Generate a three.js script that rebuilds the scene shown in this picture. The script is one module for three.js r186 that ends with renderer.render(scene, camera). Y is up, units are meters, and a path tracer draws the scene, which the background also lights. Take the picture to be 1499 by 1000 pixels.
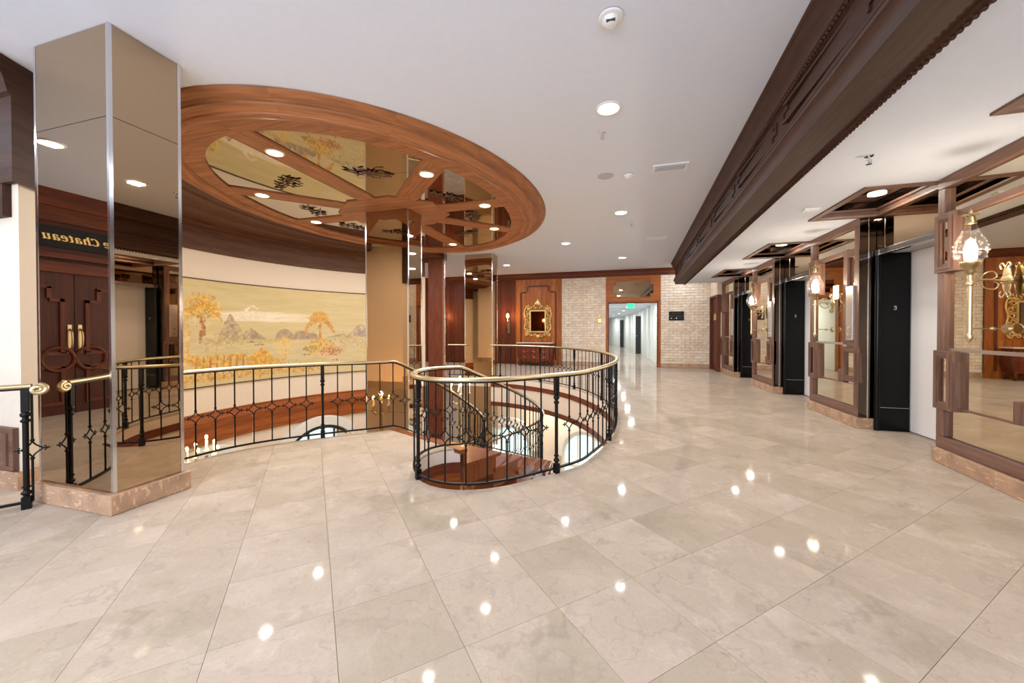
import * as THREE from 'three';
import { mergeGeometries, toCreasedNormals } from 'three/addons/utils/BufferGeometryUtils.js';
import { RoundedBoxGeometry } from 'three/addons/geometries/RoundedBoxGeometry.js';
import { RectAreaLightUniformsLib } from 'three/addons/lights/RectAreaLightUniformsLib.js';
import { FontLoader } from 'three/addons/loaders/FontLoader.js';
import { TextGeometry } from 'three/addons/geometries/TextGeometry.js';
import { Brush, Evaluator, SUBTRACTION } from 'three-bvh-csg';

// ───────────────────────── camera, sky, exposure
const scene = new THREE.Scene();
const FPX = 555;                                   // focal length in pixels of the 1499 x 1000 frame
const camera = new THREE.PerspectiveCamera(2 * Math.atan(500 / FPX) * 180 / Math.PI, 1499 / 1000, 0.05, 120);
camera.rotation.order = 'YXZ';
camera.position.set(0, 1.3, 0);
camera.rotation.set(-0.011, 0.2793, -0.001);
camera.setViewOffset(1499, 1000, 0, 10, 1499, 1000);  // a small lens shift keeps the verticals upright
const renderer = new THREE.WebGLRenderer({ antialias: true });
renderer.toneMapping = THREE.LinearToneMapping;
renderer.toneMappingExposure = 1.48;
renderer.shadowMap.enabled = true;
renderer.shadowMap.type = THREE.PCFSoftShadowMap;
RectAreaLightUniformsLib.init();
scene.background = new THREE.Color(0x000000);
const FILL = 2.7;                                     // radiance of the added fill windows behind the viewer
const LAMP = 120;                                   // radiance of a recessed ceiling lamp

// ───────────────────────── main measures (metres)
const CEIL = 3.46, SOFF = 2.785, RAIL = 0.9, LOW = -3.4;
const ZFAR = -14.2, XPAN = 3.04;
const KX = -3.87, KZ = -5.93;                      // centre column, ring and stair
const OX = -3.87, OZ = -5.5, ORX = 3.82, ORZ = 4.5; // oval well and mural wall

// ───────────────────────── random and noise
function rng(seed) { let s = seed >>> 0; return () => { s = (s + 0x6D2B79F5) >>> 0; let t = s; t = Math.imul(t ^ (t >>> 15), t | 1); t ^= t + Math.imul(t ^ (t >>> 7), t | 61); return ((t ^ (t >>> 14)) >>> 0) / 4294967296; }; }
const rnd = rng(7);
function makeNoise(seed, P) {                      // tileable value noise with period P
  const r = rng(seed), g = new Float32Array(P * P); for (let i = 0; i < P * P; i++) g[i] = r();
  return (x, y) => { const xi = Math.floor(x), yi = Math.floor(y), fx = x - xi, fy = y - yi; const sx = fx * fx * (3 - 2 * fx), sy = fy * fy * (3 - 2 * fy);
    const at = (a, b) => g[((b % P + P) % P) * P + ((a % P + P) % P)];
    return (at(xi, yi) * (1 - sx) + at(xi + 1, yi) * sx) * (1 - sy) + (at(xi, yi + 1) * (1 - sx) + at(xi + 1, yi + 1) * sx) * sy; };
}
function dataTex(N, M, fn, srgb = true) {
  const d = new Uint8Array(N * M * 4);
  for (let y = 0; y < M; y++) for (let x = 0; x < N; x++) { const c = fn(x / N, y / M); const i = (y * N + x) * 4; for (let k = 0; k < 3; k++) d[i + k] = Math.max(0, Math.min(255, c[k])); d[i + 3] = 255; }
  const t = new THREE.DataTexture(d, N, M); t.wrapS = t.wrapT = THREE.RepeatWrapping; t.magFilter = THREE.LinearFilter; t.minFilter = THREE.LinearMipmapLinearFilter; t.generateMipmaps = true;
  if (srgb) t.colorSpace = THREE.SRGBColorSpace; t.needsUpdate = true; return t;
}
const n8 = makeNoise(1, 8), n16 = makeNoise(2, 16), n32 = makeNoise(3, 32), n64 = makeNoise(4, 64), n128 = makeNoise(5, 128), n256 = makeNoise(6, 256);
const fbm = (u, v) => n8(u * 8, v * 8) * .4 + n16(u * 16, v * 16) * .27 + n32(u * 32, v * 32) * .17 + n64(u * 64, v * 64) * .1 + n128(u * 128, v * 128) * .06;
// wood grain: pale streaks along v; multiplied by each wood's own colour
const woodTex = dataTex(512, 512, (u, v) => {
  const w = n8(u * 8 , v * 2) * 3; const a = n64(u * 64 + w, v * 4), b = n256(u * 256, v * 8), c = n16(u * 16 + w * .4, v * 2);
  const k = 178 + 46 * a + 22 * b + 34 * c - 18; return [k + 6, k - 2, k - 9];
});
// polished marble slabs: cloudy cream, pale clouds, olive and grey veins
const marbleTex = dataTex(1024, 1024, (u, v) => {
  const f = fbm(u, v), g = fbm((v + .37) % 1, (u + .61) % 1), w = n16(u * 16 + 5 * f, v * 16 + 4 * g);
  const q = n8(u * 8 + 2.2 * g, v * 8 + 3 * f);
  let r = 186, gg = 172, b = 157;
  const cl = Math.max(0, f - .5) * 80; r += cl * .45; gg += cl * .45; b += cl * .5;
  const ol = Math.max(0, q - .55) * 22; r -= ol * .95; gg -= ol * .85; b -= ol * 1.1;
  const vein = Math.max(0, 1 - Math.abs(w - .5) * 18) * 17 * g; r -= vein; gg -= vein; b -= vein * .8;
  const wv = Math.max(0, 1 - Math.abs(q - .44) * 24) * 12 * f; r += wv; gg += wv; b += wv;
  const sp = n256(u * 256, v * 256) > .955 ? 16 : 0; const fine = (n256(v * 256, u * 256) - .5) * 5;
  return [r - sp + fine, gg - sp + fine, b - sp + fine];
});
const stoneTex = dataTex(512, 512, (u, v) => { const f = fbm(u, v), p = n64(u * 64, v * 24); const h = p > .83 ? 34 : 0; const k = 205 + (f - .5) * 70; return [k + h, k - 4 + h, k - 8 + h]; });
const plasterTex = dataTex(256, 256, (u, v) => { const k = 243 + (n32(u * 32, v * 32) - .5) * 2.5 + (n128(u * 128, v * 128) - .5) * 2; return [k, k, k]; });
const brickTex = dataTex(256, 256, (u, v) => { const k = 236 + (fbm(u, v) - .5) * 50 + (n128(u * 128, v * 128) - .5) * 22; return [k, k - 2, k - 6]; });

// ───────────────────────── materials
const std = (o) => new THREE.MeshStandardMaterial(o);
const wood = (hex, rough = .5) => new THREE.MeshPhysicalMaterial({ color: hex, map: woodTex, roughness: rough, specularIntensity: .6 });
const M = {
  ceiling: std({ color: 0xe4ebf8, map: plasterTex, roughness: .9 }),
  cream: std({ color: 0xe9dac6, map: plasterTex, roughness: .85 }),
  creamLow: std({ color: 0xe4d8ca, map: plasterTex, roughness: .85 }),
  mortar: std({ color: 0xd9c4a8, roughness: .9 }),
  white: std({ color: 0xe9ebe6, map: plasterTex, roughness: .8 }),
  woodRing: wood(0xb87c50), woodBeam: wood(0x4c3021, .6), woodFar: wood(0xbe702e), woodFarDark: wood(0x743a1e), woodBand: wood(0xa8602c),
  woodLift: wood(0x87685a), woodFrieze: wood(0x6b452e), woodDoor: wood(0x5a2c18), woodStair: wood(0x8f4f26, .35),
  base: std({ color: 0xdab393, map: stoneTex, roughness: .25 }),
  grout: std({ color: 0xc4b4a0, roughness: .8 }),
  chrome: std({ color: 0xdcdcde, metalness: 1, roughness: .14 }),
  bronzeMirror: std({ color: new THREE.Color().setRGB(.5, .365, .235), metalness: 1, roughness: .015 }),
  ceilMirror: std({ color: new THREE.Color().setRGB(.46, .39, .29), metalness: 1, roughness: .02 }),
  liftMirror: std({ color: new THREE.Color().setRGB(.74, .65, .5), metalness: 1, roughness: .015 }),
  darkMirror: std({ color: new THREE.Color().setRGB(.13, .1, .08), metalness: 1, roughness: .04 }),
  glassDark: std({ color: new THREE.Color().setRGB(.4, .33, .26), metalness: 1, roughness: .03 }),
  black: new THREE.MeshPhysicalMaterial({ color: 0x040404, roughness: .2, specularIntensity: .45 }),
  iron: std({ color: 0x0d0c0b, roughness: .42, metalness: .55 }),
  brass: std({ color: new THREE.Color().setRGB(.76, .63, .39), metalness: 1, roughness: .3 }),
  gold: std({ color: new THREE.Color().setRGB(.85, .6, .22), metalness: .85, roughness: .38 }),
  oldBrass: std({ color: new THREE.Color().setRGB(.5, .38, .2), metalness: 1, roughness: .35 }),
  silver: std({ color: 0xc6bdb6, metalness: .9, roughness: .3 }),
  doorWhite: std({ color: 0xf4f1ee, roughness: .45 }),
  plastic: std({ color: 0xe6e6e4, roughness: .5 }), plasticGrey: std({ color: 0xb9bab9, roughness: .6 }), slot: std({ color: 0x3c3c3c, roughness: .7 }),
  glow: std({ color: 0xffffff, emissive: 0xfff4e2, emissiveIntensity: 9, roughness: .5 }),
  glowWarm: std({ color: 0xfff0d0, emissive: 0xffe0a0, emissiveIntensity: 9, roughness: .5 }),
  bulb: std({ color: 0xffffff, emissive: 0xffeccc, emissiveIntensity: 30 }),
  candle: std({ color: 0xefe3c8, roughness: .7 }),
  flame: std({ color: 0xffe6b0, emissive: 0xffd48a, emissiveIntensity: 26 }),
  shadeGlow: std({ color: 0xffe0b0, emissive: 0xffb868, emissiveIntensity: 5 }),
  glass: new THREE.MeshPhysicalMaterial({ color: 0xffffff, transmission: 1, thickness: 0, roughness: .05, ior: 1.5 }),
  leaf: std({ color: 0x553721, roughness: .4, metalness: .3 }),
  pane: std({ color: 0xc8dfe2, emissive: 0xbfdde4, emissiveIntensity: .6, roughness: .3 }),
  windowFrame: std({ color: 0x1f1a16, roughness: .5 }),
  signBlack: std({ color: 0x0b0605, roughness: .75 }), signMark: std({ color: 0x4c4038, roughness: .6 }), signWhite: std({ color: 0xf2ece6, roughness: .5 }),
  fillSheer: std({ color: 0xffffff, emissive: 0xdfebff, emissiveIntensity: 2.7, roughness: .9 }),  // glow of the added fill windows
  exitGreen: std({ color: 0x3fd08a, emissive: 0x35e08c, emissiveIntensity: 1.4 }),
  paper: std({ color: 0xf3efe9, roughness: .7 }), lowFloor: std({ color: 0xfaf6f0, map: marbleTex, roughness: .2 }),
  chestRed: wood(0x94452e, .3), chestTop: std({ color: 0xd9cbb8, roughness: .25 }), blackDoor: std({ color: 0x0b0c0c, roughness: .4 }), backing: std({ color: 0x2b1a12, roughness: .6 }),
};
M.glass.side = THREE.DoubleSide;
const tileMats = [0xfefaf6, 0xfaf6f0, 0xf5f1ea, 0xfcf8f2, 0xf8f4ee, 0xf2eee6].map(c => new THREE.MeshPhysicalMaterial({ color: c, map: marbleTex, roughness: .06, specularIntensity: .03 }));

// ───────────────────────── builders
const taken = {};
function numbered(n) { if (!(n in taken)) { taken[n] = 0; return n; } taken[n]++; return n + '_' + String(taken[n]).padStart(3, '0'); }
function mesh(name, geo, mat, parent) { const m = new THREE.Mesh(geo, mat); m.name = name; m.castShadow = m.receiveShadow = true; if (parent) parent.add(m); return m; }
function thing(name, label, category, pos = [0, 0, 0], turn = 0, group) { const g = new THREE.Group(); g.name = numbered(name); g.position.set(...pos); g.rotation.y = turn; g.userData = { label, category }; if (group) g.userData.group = group; scene.add(g); return g; }
function single(name, label, category, geo, mat, group) { const m = mesh(numbered(name), geo, mat, scene); m.userData = { label, category }; if (group) m.userData.group = group; return m; }
function struct(name, geo, mat, label) { const m = geo ? mesh(name, geo, mat, scene) : new THREE.Group(); if (!geo) { m.name = name; scene.add(m); } m.userData = { kind: 'structure' }; if (label) m.userData.label = label; return m; }
function copy(root, pos, turn, label) { const c = root.clone(); c.name = numbered(root.name.replace(/_\d{3}$/, '')); c.userData = { ...root.userData }; if (label) c.userData.label = label; c.position.set(...pos); c.rotation.y = turn || 0; scene.add(c); return c; }
// uv in metres: grain (v) runs along axis g (0,1,2)
function uvm(geo, g = -1, s = 1) {
  const p = geo.attributes.position, nn = geo.attributes.normal, uv = new Float32Array(p.count * 2);
  if (g < 0) { geo.computeBoundingBox(); const z = geo.boundingBox.getSize(new THREE.Vector3()); g = z.x >= z.y && z.x >= z.z ? 0 : z.y >= z.z ? 1 : 2; }
  for (let i = 0; i < p.count; i++) { const P = [p.getX(i), p.getY(i), p.getZ(i)], N = [Math.abs(nn.getX(i)), Math.abs(nn.getY(i)), Math.abs(nn.getZ(i))];
    const ax = N[0] >= N[1] && N[0] >= N[2] ? 0 : N[1] >= N[2] ? 1 : 2; const rest = [0, 1, 2].filter(k => k !== ax);
    let v = rest.includes(g) ? g : rest[0], u = rest.find(k => k !== v); uv[i * 2] = P[u] * s; uv[i * 2 + 1] = P[v] * s; }
  geo.setAttribute('uv', new THREE.BufferAttribute(uv, 2)); return geo;
}
const noIdx = g => g.index ? g.toNonIndexed() : g;
function merge(list) { const l = list.map(g => { g = noIdx(g); for (const k of Object.keys(g.attributes)) if (!['position', 'normal', 'uv'].includes(k)) g.deleteAttribute(k); return g; }); return mergeGeometries(l, false); }
function bx(x0, x1, y0, y1, z0, z1, g = -1) { const b = new THREE.BoxGeometry(Math.abs(x1 - x0), Math.abs(y1 - y0), Math.abs(z1 - z0)); b.translate((x0 + x1) / 2, (y0 + y1) / 2, (z0 + z1) / 2); return uvm(b, g); }
function rb(x0, x1, y0, y1, z0, z1, r = .008, g = -1) { const b = new RoundedBoxGeometry(Math.abs(x1 - x0), Math.abs(y1 - y0), Math.abs(z1 - z0), 1, r); b.translate((x0 + x1) / 2, (y0 + y1) / 2, (z0 + z1) / 2); return uvm(noIdx(b), g); }
function frameGeo(x0, x1, y0, y1, z0, z1, w, axis = 'z') { // rectangular frame; thin in axis
  if (axis === 'z') return merge([bx(x0, x0 + w, y0, y1, z0, z1), bx(x1 - w, x1, y0, y1, z0, z1), bx(x0 + w, x1 - w, y0, y0 + w, z0, z1), bx(x0 + w, x1 - w, y1 - w, y1, z0, z1)]);
  return merge([bx(x0, x1, y0, y1, z0, z0 + w), bx(x0, x1, y0, y1, z1 - w, z1), bx(x0, x1, y0, y0 + w, z0 + w, z1 - w), bx(x0, x1, y1 - w, y1, z0 + w, z1 - w)]);
}
const V = (x, y, z) => new THREE.Vector3(x, y, z);
function tube(pts, r, seg = 24, rs = 6, closed = false) { return new THREE.TubeGeometry(new THREE.CatmullRomCurve3(pts.map(p => Array.isArray(p) ? V(...p) : p), closed, 'centripetal'), seg, r, rs, closed); }
function cyl(r0, r1, h, x, y, z, n = 10) { const c = new THREE.CylinderGeometry(r1, r0, h, n); c.translate(x, y + h / 2, z); return c; }
function lathe(pts, n = 16) { return new THREE.LatheGeometry(pts.map(p => new THREE.Vector2(p[0], p[1])), n); }
// sweep a closed profile [(across, up)] along a list of stations {p:[x,y,z], n:[nx,nz]} ; across goes along n
function sweep(stations, profile, closed = false, closeProfile = true) {
  const pos = [], idx = [], uv = [], P = profile.length, S = stations.length; let s = 0;
  const plen = [0]; for (let j = 1; j <= P; j++) { const a = profile[j - 1], b = profile[j % P]; plen.push(plen[j - 1] + Math.hypot(a[0] - b[0], a[1] - b[1])); }
  const rows = closed ? S + 1 : S, cols = closeProfile ? P + 1 : P;
  for (let i = 0; i < rows; i++) { const st = stations[i % S]; if (i > 0) { const q = stations[(i - 1) % S]; s += Math.hypot(st.p[0] - q.p[0], st.p[2] - q.p[2], st.p[1] - q.p[1]); }
    for (let j = 0; j < cols; j++) { const pr = profile[j % P]; pos.push(st.p[0] + st.n[0] * pr[0], st.p[1] + pr[1], st.p[2] + st.n[1] * pr[0]); uv.push(plen[j], s); } }
  for (let i = 0; i < rows - 1; i++) for (let j = 0; j < cols - 1; j++) { const a = i * cols + j, b = a + 1, c = a + cols, d = c + 1; idx.push(a, b, d, a, d, c); }
  if (!closed && closeProfile) { for (const i of [0, rows - 1]) { const v2 = profile.map(p => new THREE.Vector2(p[0], p[1])); const tri = THREE.ShapeUtils.triangulateShape(v2, []); for (const t of tri) { const q = t.map(k => i * cols + k); if (i === 0) idx.push(q[0], q[1], q[2]); else idx.push(q[0], q[2], q[1]); } } }
  const g = new THREE.BufferGeometry(); g.setAttribute('position', new THREE.Float32BufferAttribute(pos, 3)); g.setAttribute('uv', new THREE.Float32BufferAttribute(uv, 2)); g.setIndex(idx);
  return toCreasedNormals(g, .6);
}
function stationsOf(pts, closed = false) { // pts [x,y,z]; n = right-hand normal in plan
  return pts.map((p, i) => { const a = pts[closed ? (i - 1 + pts.length) % pts.length : Math.max(0, i - 1)], b = pts[closed ? (i + 1) % pts.length : Math.min(pts.length - 1, i + 1)]; const dx = b[0] - a[0], dz = b[2] - a[2], l = Math.hypot(dx, dz) || 1; return { p, n: [-dz / l, dx / l] }; });
}
const ell = (cx, cz, a, b, t) => [cx + a * Math.cos(t), cz - b * Math.sin(t)];
const D = Math.PI / 180;
function lightRect(w, h, x, y, z, intensity, color = 0xfff1de, look = [0, -1, 0]) { const l = new THREE.RectAreaLight(color, intensity, w, h); l.position.set(x, y, z); l.lookAt(x + look[0], y + look[1], z + look[2] + (look[1] ? 1e-4 : 0)); l.name = 'lamp_light'; scene.add(l); return l; }
function lightPoint(x, y, z, intensity, color, parent, r = 1) { const l = new THREE.PointLight(color, intensity, 0, 2); l.position.set(x, y, z); l.castShadow = true; l.shadow.radius = r; l.name = 'lamp_light'; (parent || scene).add(l); return l; }

// ───────────────────────── plan of the stair well
const loopPts = [[-1.70, -3.85], [-1.86, -3.76], [-1.955, -3.58], [-1.945, -3.36], [-1.85, -3.13], [-1.70, -2.95], [-1.52, -2.85], [-1.32, -2.83], [-1.12, -2.89], [-.92, -3.03], [-.74, -3.22]];
const ellR = []; for (let t = -28; t <= 84; t += 4) ellR.push(ell(OX, OZ, ORX, ORZ, t * D));
const leftPts = [[-4.12, -2.42], [-4.10, -2.68], [-4.02, -3.06], [-3.84, -3.38], [-3.60, -3.66], [-3.35, -3.90], [-3.10, -4.12], [-2.87, -4.36]];
const ellL = []; for (let t = 94; t <= 222; t += 4) ellL.push(ell(OX, OZ, ORX + .08 * Math.min(1, (t - 94) / 12), ORZ + .08 * Math.min(1, (t - 94) / 12), t * D));
function smooth2(pts, n, closed = false) { return new THREE.CatmullRomCurve3(pts.map(p => V(p[0], 0, p[1])), closed, 'centripetal').getSpacedPoints(n).map(v => [v.x, v.z]); }
const rightPath = smooth2([...loopPts, ...ellR.slice(1)], 110);
const leftPath = smooth2(leftPts, 24);
const hole = [...leftPath, [-1.70, -3.85], ...rightPath.slice(1), ...ellL, [-6.6, -2.5], [-4.3, -2.42]];
const inHole = (x, z) => { let c = false; for (let i = 0, j = hole.length - 1; i < hole.length; j = i++) { const a = hole[i], b = hole[j]; if ((a[1] > z) !== (b[1] > z) && x < (b[0] - a[0]) * (z - a[1]) / (b[1] - a[1]) + a[0]) c = !c; } return c; };

// ───────────────────────── floor: slab and marble tiles
const floor = struct('floor', null, null, 'cream polished marble floor laid in diagonal square tiles');
{
  const sh = new THREE.Shape([[-8.4, -3.2], [3.65, -3.2], [3.65, 14.3], [-8.4, 14.3]].map(p => new THREE.Vector2(p[0], p[1])));
  sh.holes.push(new THREE.Path(hole.map(p => new THREE.Vector2(p[0], -p[1]))));
  const g = new THREE.ExtrudeGeometry(sh, { depth: .24, bevelEnabled: false, curveSegments: 1 }); g.rotateX(-Math.PI / 2); g.translate(0, -.265, 0);
  mesh('floor_slab', g, M.grout, floor);
  const a = 46.2 * D, ux = Math.cos(a), uz = Math.sin(a), T = .466, G = .0009; // first joint direction
  const toW = (s, t) => [s * ux + t * uz, s * uz - t * ux];
  const tiles = []; const hs = new THREE.Shape(hole.map(p => new THREE.Vector2(p[0], -p[1])));
  const hg = new THREE.ExtrudeGeometry(hs, { depth: .3, bevelEnabled: false }); hg.rotateX(-Math.PI / 2); hg.translate(0, -.15, 0);
  const hb = new Brush(hg); hb.updateMatrixWorld(); const ev = new Evaluator(); ev.attributes = ['position', 'normal', 'uv'];
  const cr = Math.cos(.2793), sr = Math.sin(.2793);
  for (let i = -40; i < 40; i++) for (let j = -40; j < 40; j++) {
    const s0 = -.99 + i * T, t0 = .08 + j * T, c = toW(s0 + T / 2, t0 + T / 2);
    if (c[0] < -8.7 || c[0] > 3.9 || c[1] < -14.5 || c[1] > 3.4) continue;
    let nin = 0, nt = 0; for (let p = 0; p <= 6; p++) for (let q = 0; q <= 6; q++) { const w = toW(s0 + T * p / 6, t0 + T * q / 6); nt++; if (inHole(w[0], w[1])) nin++; }
    if (nin === nt) continue;
    let g = new THREE.BoxGeometry(T - 2 * G, .024, T - 2 * G); g.rotateY(-a); g.translate(c[0], -.012, c[1]);
    if (nin > 0) { const b = new Brush(noIdx(g)); b.updateMatrixWorld(); const r = ev.evaluate(b, hb, SUBTRACTION); g = r.geometry; if (!g.attributes.position || g.attributes.position.count < 3) continue; g = noIdx(g); for (const k of Object.keys(g.attributes)) if (!['position', 'normal', 'uv'].includes(k)) g.deleteAttribute(k); g.clearGroups(); }
    else g = noIdx(g);
    const ox = rnd(), oz = rnd(), ra = Math.floor(rnd() * 4) * Math.PI / 2, p = g.attributes.position, uv = new Float32Array(p.count * 2), ca = Math.cos(ra), sa = Math.sin(ra);
    for (let k = 0; k < p.count; k++) { const x = p.getX(k) * .45, z = p.getZ(k) * .45; uv[2 * k] = x * ca - z * sa + ox; uv[2 * k + 1] = x * sa + z * ca + oz; }
    g.setAttribute('uv', new THREE.BufferAttribute(uv, 2));
    const fwd = -sr * c[0] - cr * c[1], lat = cr * c[0] - sr * c[1]; const vis = fwd > .5 && Math.abs(lat / fwd) < 1.5; 
    tiles.push({ g, d: vis ? Math.hypot(c[0], c[1]) : 100 + Math.hypot(c[0], c[1]) });
  }
  tiles.sort((x, y) => x.d - y.d);
  const rest = [];
  tiles.forEach((t, k) => { if (k < 300 && t.d < 100) mesh('floor_tile', t.g, tileMats[Math.floor(rnd() * tileMats.length)], floor); else rest.push(t.g); });
  const r = mesh('far_floor_tiles', mergeGeometries(rest, false), tileMats[1], floor); r.userData.kind = 'stuff';
}
console.log('floor done');

// ───────────────────────── ceiling, soffit with light coffers
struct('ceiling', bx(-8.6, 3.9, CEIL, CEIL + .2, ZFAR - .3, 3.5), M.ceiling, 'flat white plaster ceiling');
const panelZ = [-4.79, -7.42, -10.3, -13.15], PL = 1.35;      // far edges of the mirrored lift panels
const recess = [[-3.44, -2.1], [-6.07, -4.79], [-8.95, -7.42], [-11.8, -10.3]];
const beamX = z => 1.19 + .035 * (-z - 2.9);                   // upper left edge of the fascia beam
{
  const zb = ZFAR + 1.05, zn = 3.3;
  const sh = new THREE.Shape([[beamX(zn) + .34, zn], [3.9, zn], [3.9, zb], [beamX(zb) + .34, zb]].map(p => new THREE.Vector2(p[0], -p[1])));
  for (const [a, b] of recess) { const c = (a + b) / 2, hz = Math.min(.66, (b - a) / 2 - .09); sh.holes.push(new THREE.Path([[2.5, c - hz], [3.16, c - hz], [3.16, c + hz], [2.5, c + hz]].map(p => new THREE.Vector2(p[0], -p[1])))); }
  const g = new THREE.ExtrudeGeometry(sh, { depth: CEIL - SOFF - .02, bevelEnabled: false }); g.rotateX(-Math.PI / 2); g.translate(0, SOFF, 0);
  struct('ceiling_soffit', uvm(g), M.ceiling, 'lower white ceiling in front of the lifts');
}
// fascia beam with carved frieze
{
  const t = thing('carved_fascia_beam', 'long dark wooden fascia beam with crown moulding and carved frets along white ceiling', 'beam', [0, 0, 0]);
  const prof = [[0, CEIL - .002], [0, CEIL - .035], [.012, CEIL - .045], [.02, CEIL - .075], [.045, CEIL - .12], [.075, CEIL - .16], [.085, CEIL - .20], [.105, CEIL - .21], [.105, CEIL - .235], [.125, CEIL - .24], [.125, 3.0], [.115, 2.99], [.095, 2.975], [.09, 2.95], [.1, 2.94], [.1, 2.925], [.07, 2.91], [.07, 2.885], [.1, 2.86], [.115, 2.82], [.12, SOFF - .012], [.38, SOFF - .012], [.385, SOFF - .03], [.42, SOFF - .03], [.42, SOFF + .1], [.3, CEIL - .002]];
  const z0 = 3.25, z1 = -13.15;
  const stn = [z0, z1].map(z => ({ p: [beamX(z), 0, z], n: [1, 0] }));
  mesh('beam_moulding', sweep(stn, prof), M.woodBeam, t);
  // bead along the crown and at the soffit edge
  for (const [name, dx, y, r, step] of [['bead_course', .098, CEIL - .222, .014, .04], ['dentil_course', .402, SOFF - .038, .014, .045]]) {
    const l = []; for (let z = 1; z > -13; z -= step) { const s = new THREE.SphereGeometry(r, 5, 4); s.translate(beamX(z) + dx, y, z); l.push(s); }
    const b = mesh(name, merge(l), M.woodBeam, t); b.userData.kind = 'stuff';
  }
  // fret panels of the frieze: long frames with stepped ends
  for (let z = .6; z > -12.6; z -= 1.52) {
    const l = [], y0 = 3.035, y1 = 3.2, w = .022, L = 1.36, st = .09;
    const B = (za, zb, ya, yb) => { const zm = (za + zb) / 2 + z; const g = bx(-.014, .004, ya, yb, za, zb); g.translate(beamX(zm) + .125, 0, z); l.push(g); };
    B(-L + st, -st, y1 - w, y1); B(-L + st, -st, y0, y0 + w);
    for (const e of [[-st - w, -st, 1], [-L + st, -L + st + w, -1]]) { B(e[0], e[1], y1 - .055, y1); B(e[0], e[1], y0, y0 + .055); }
    B(-st, 0, y1 - .055, y1 - .055 + w); B(-st, 0, y0 + .055 - w, y0 + .055); B(-w, 0, y0 + .055, y1 - .055);
    B(-L, -L + st, y1 - .055, y1 - .055 + w); B(-L, -L + st, y0 + .055 - w, y0 + .055); B(-L, -L + w, y0 + .055, y1 - .055);
    mesh('fret_panel', merge(l), M.woodBeam, t);
  }
}
// light coffers over the lift doors
recess.forEach(([a, b], i) => {
  const c = (a + b) / 2, lab = ['wood-rimmed mirrored light coffer over the floor beside the largest lift panel', 'wood-rimmed black mirrored light coffer before the lift nearest the large gas lamp panel', 'wood-rimmed black mirrored light coffer before the middle lift', 'small wood-rimmed light coffer before the lift next to the brick wall'][i];
  const hz = Math.min(.66, (b - a) / 2 - .09), hr = hz + .07;
  const t = thing('light_coffer', lab, 'light coffer', [2.83, SOFF, c], 0, 'light coffers before the lifts');
  mesh('coffer_rim', merge([bx(-.4, -.33, -.02, .06, -hr, hr), bx(-.33, .33, -.02, .06, -hr, -hz), bx(-.33, .33, -.02, .06, hz, hr), bx(.33, .37, -.02, .06, -hr, hr)]), M.woodLift, t);
  mesh('coffer_inner_moulding', frameGeoXZ(-.33, .33, .05, .075, -hz, hz, .025), M.woodLift, t);
  mesh('coffer_side', merge([bx(-.33, -.32, .075, .13, -hz, hz), bx(.32, .33, .075, .13, -hz, hz), bx(-.32, .32, .075, .13, -hz, -hz + .01), bx(-.32, .32, .075, .13, hz - .01, hz)]), M.darkMirror, t);
  mesh('coffer_mirror', bx(-.32, .32, .12, .14, -hz + .01, hz - .01), M.darkMirror, t);
  const l = mesh('coffer_lamp', cyl(.085, .085, .012, .06, .108, -.05, 20), M.glowWarm, t); l.userData.label = 'round warm lamp'; lightRect(.12, .12, 2.89, SOFF + .1, c - .05, LAMP * 1.7, 0xfffaf2);
});
function frameGeoXZ(x0, x1, y0, y1, z0, z1, w) { return merge([bx(x0, x0 + w, y0, y1, z0, z1), bx(x1 - w, x1, y0, y1, z0, z1), bx(x0 + w, x1 - w, y0, y1, z0, z0 + w), bx(x0 + w, x1 - w, y0, y1, z1 - w, z1)]); }

// ───────────────────────── walls of the hall
const FILL_WIN = [-6.9, -4.1, -1.3, 1.5];                 // windows added behind the viewer as soft fill
{
  const l = [bx(-8.6, 3.9, 0, .5, 3.2, 3.4), bx(-8.6, 3.9, 3.1, CEIL, 3.2, 3.4)]; let x = -8.6; for (const c of [...FILL_WIN, 9]) { l.push(bx(x, Math.min(c - 1.15, 3.9), .5, 3.1, 3.2, 3.4)); x = c + 1.15; }
  struct('wall_back', merge(l), M.cream, 'cream wall with added fill windows');
  FILL_WIN.forEach((c, i) => { const w = struct('fill_window_' + (i + 1), frameGeo(c - 1.15, c + 1.15, .5, 3.1, 3.22, 3.34, .07), M.windowFrame, 'added fill window'); mesh('mullion', bx(c - .025, c + .025, .57, 3.03, 3.24, 3.3), M.windowFrame, w); mesh('fill_sheer', bx(c - 1.08, c + 1.08, .57, 3.03, 3.31, 3.33), M.fillSheer, w);
    lightRect(2.1, 2.4, c, 1.8, 3.18, FILL, 0xdfebff, [0, 0, -1]); });  // area light of each added window, brightens the hall from behind
}
struct('wall_left', bx(-8.6, -8.4, 0, CEIL, -2.3, 3.2), M.woodDoor, 'dark wood panelled wall');
struct('wall_right', bx(3.62, 3.8, 0, CEIL, ZFAR - .2, 3.3), M.cream, 'wall behind the lifts');
struct('wall_right_side', bx(3.2, 3.62, 0, SOFF, -2.1, 3.2), M.cream, 'plain cream wall');
struct('wall_far_left', bx(-8.6, -8.4, 0, CEIL, ZFAR, -2.3), M.cream, 'plain cream wall');
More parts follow.
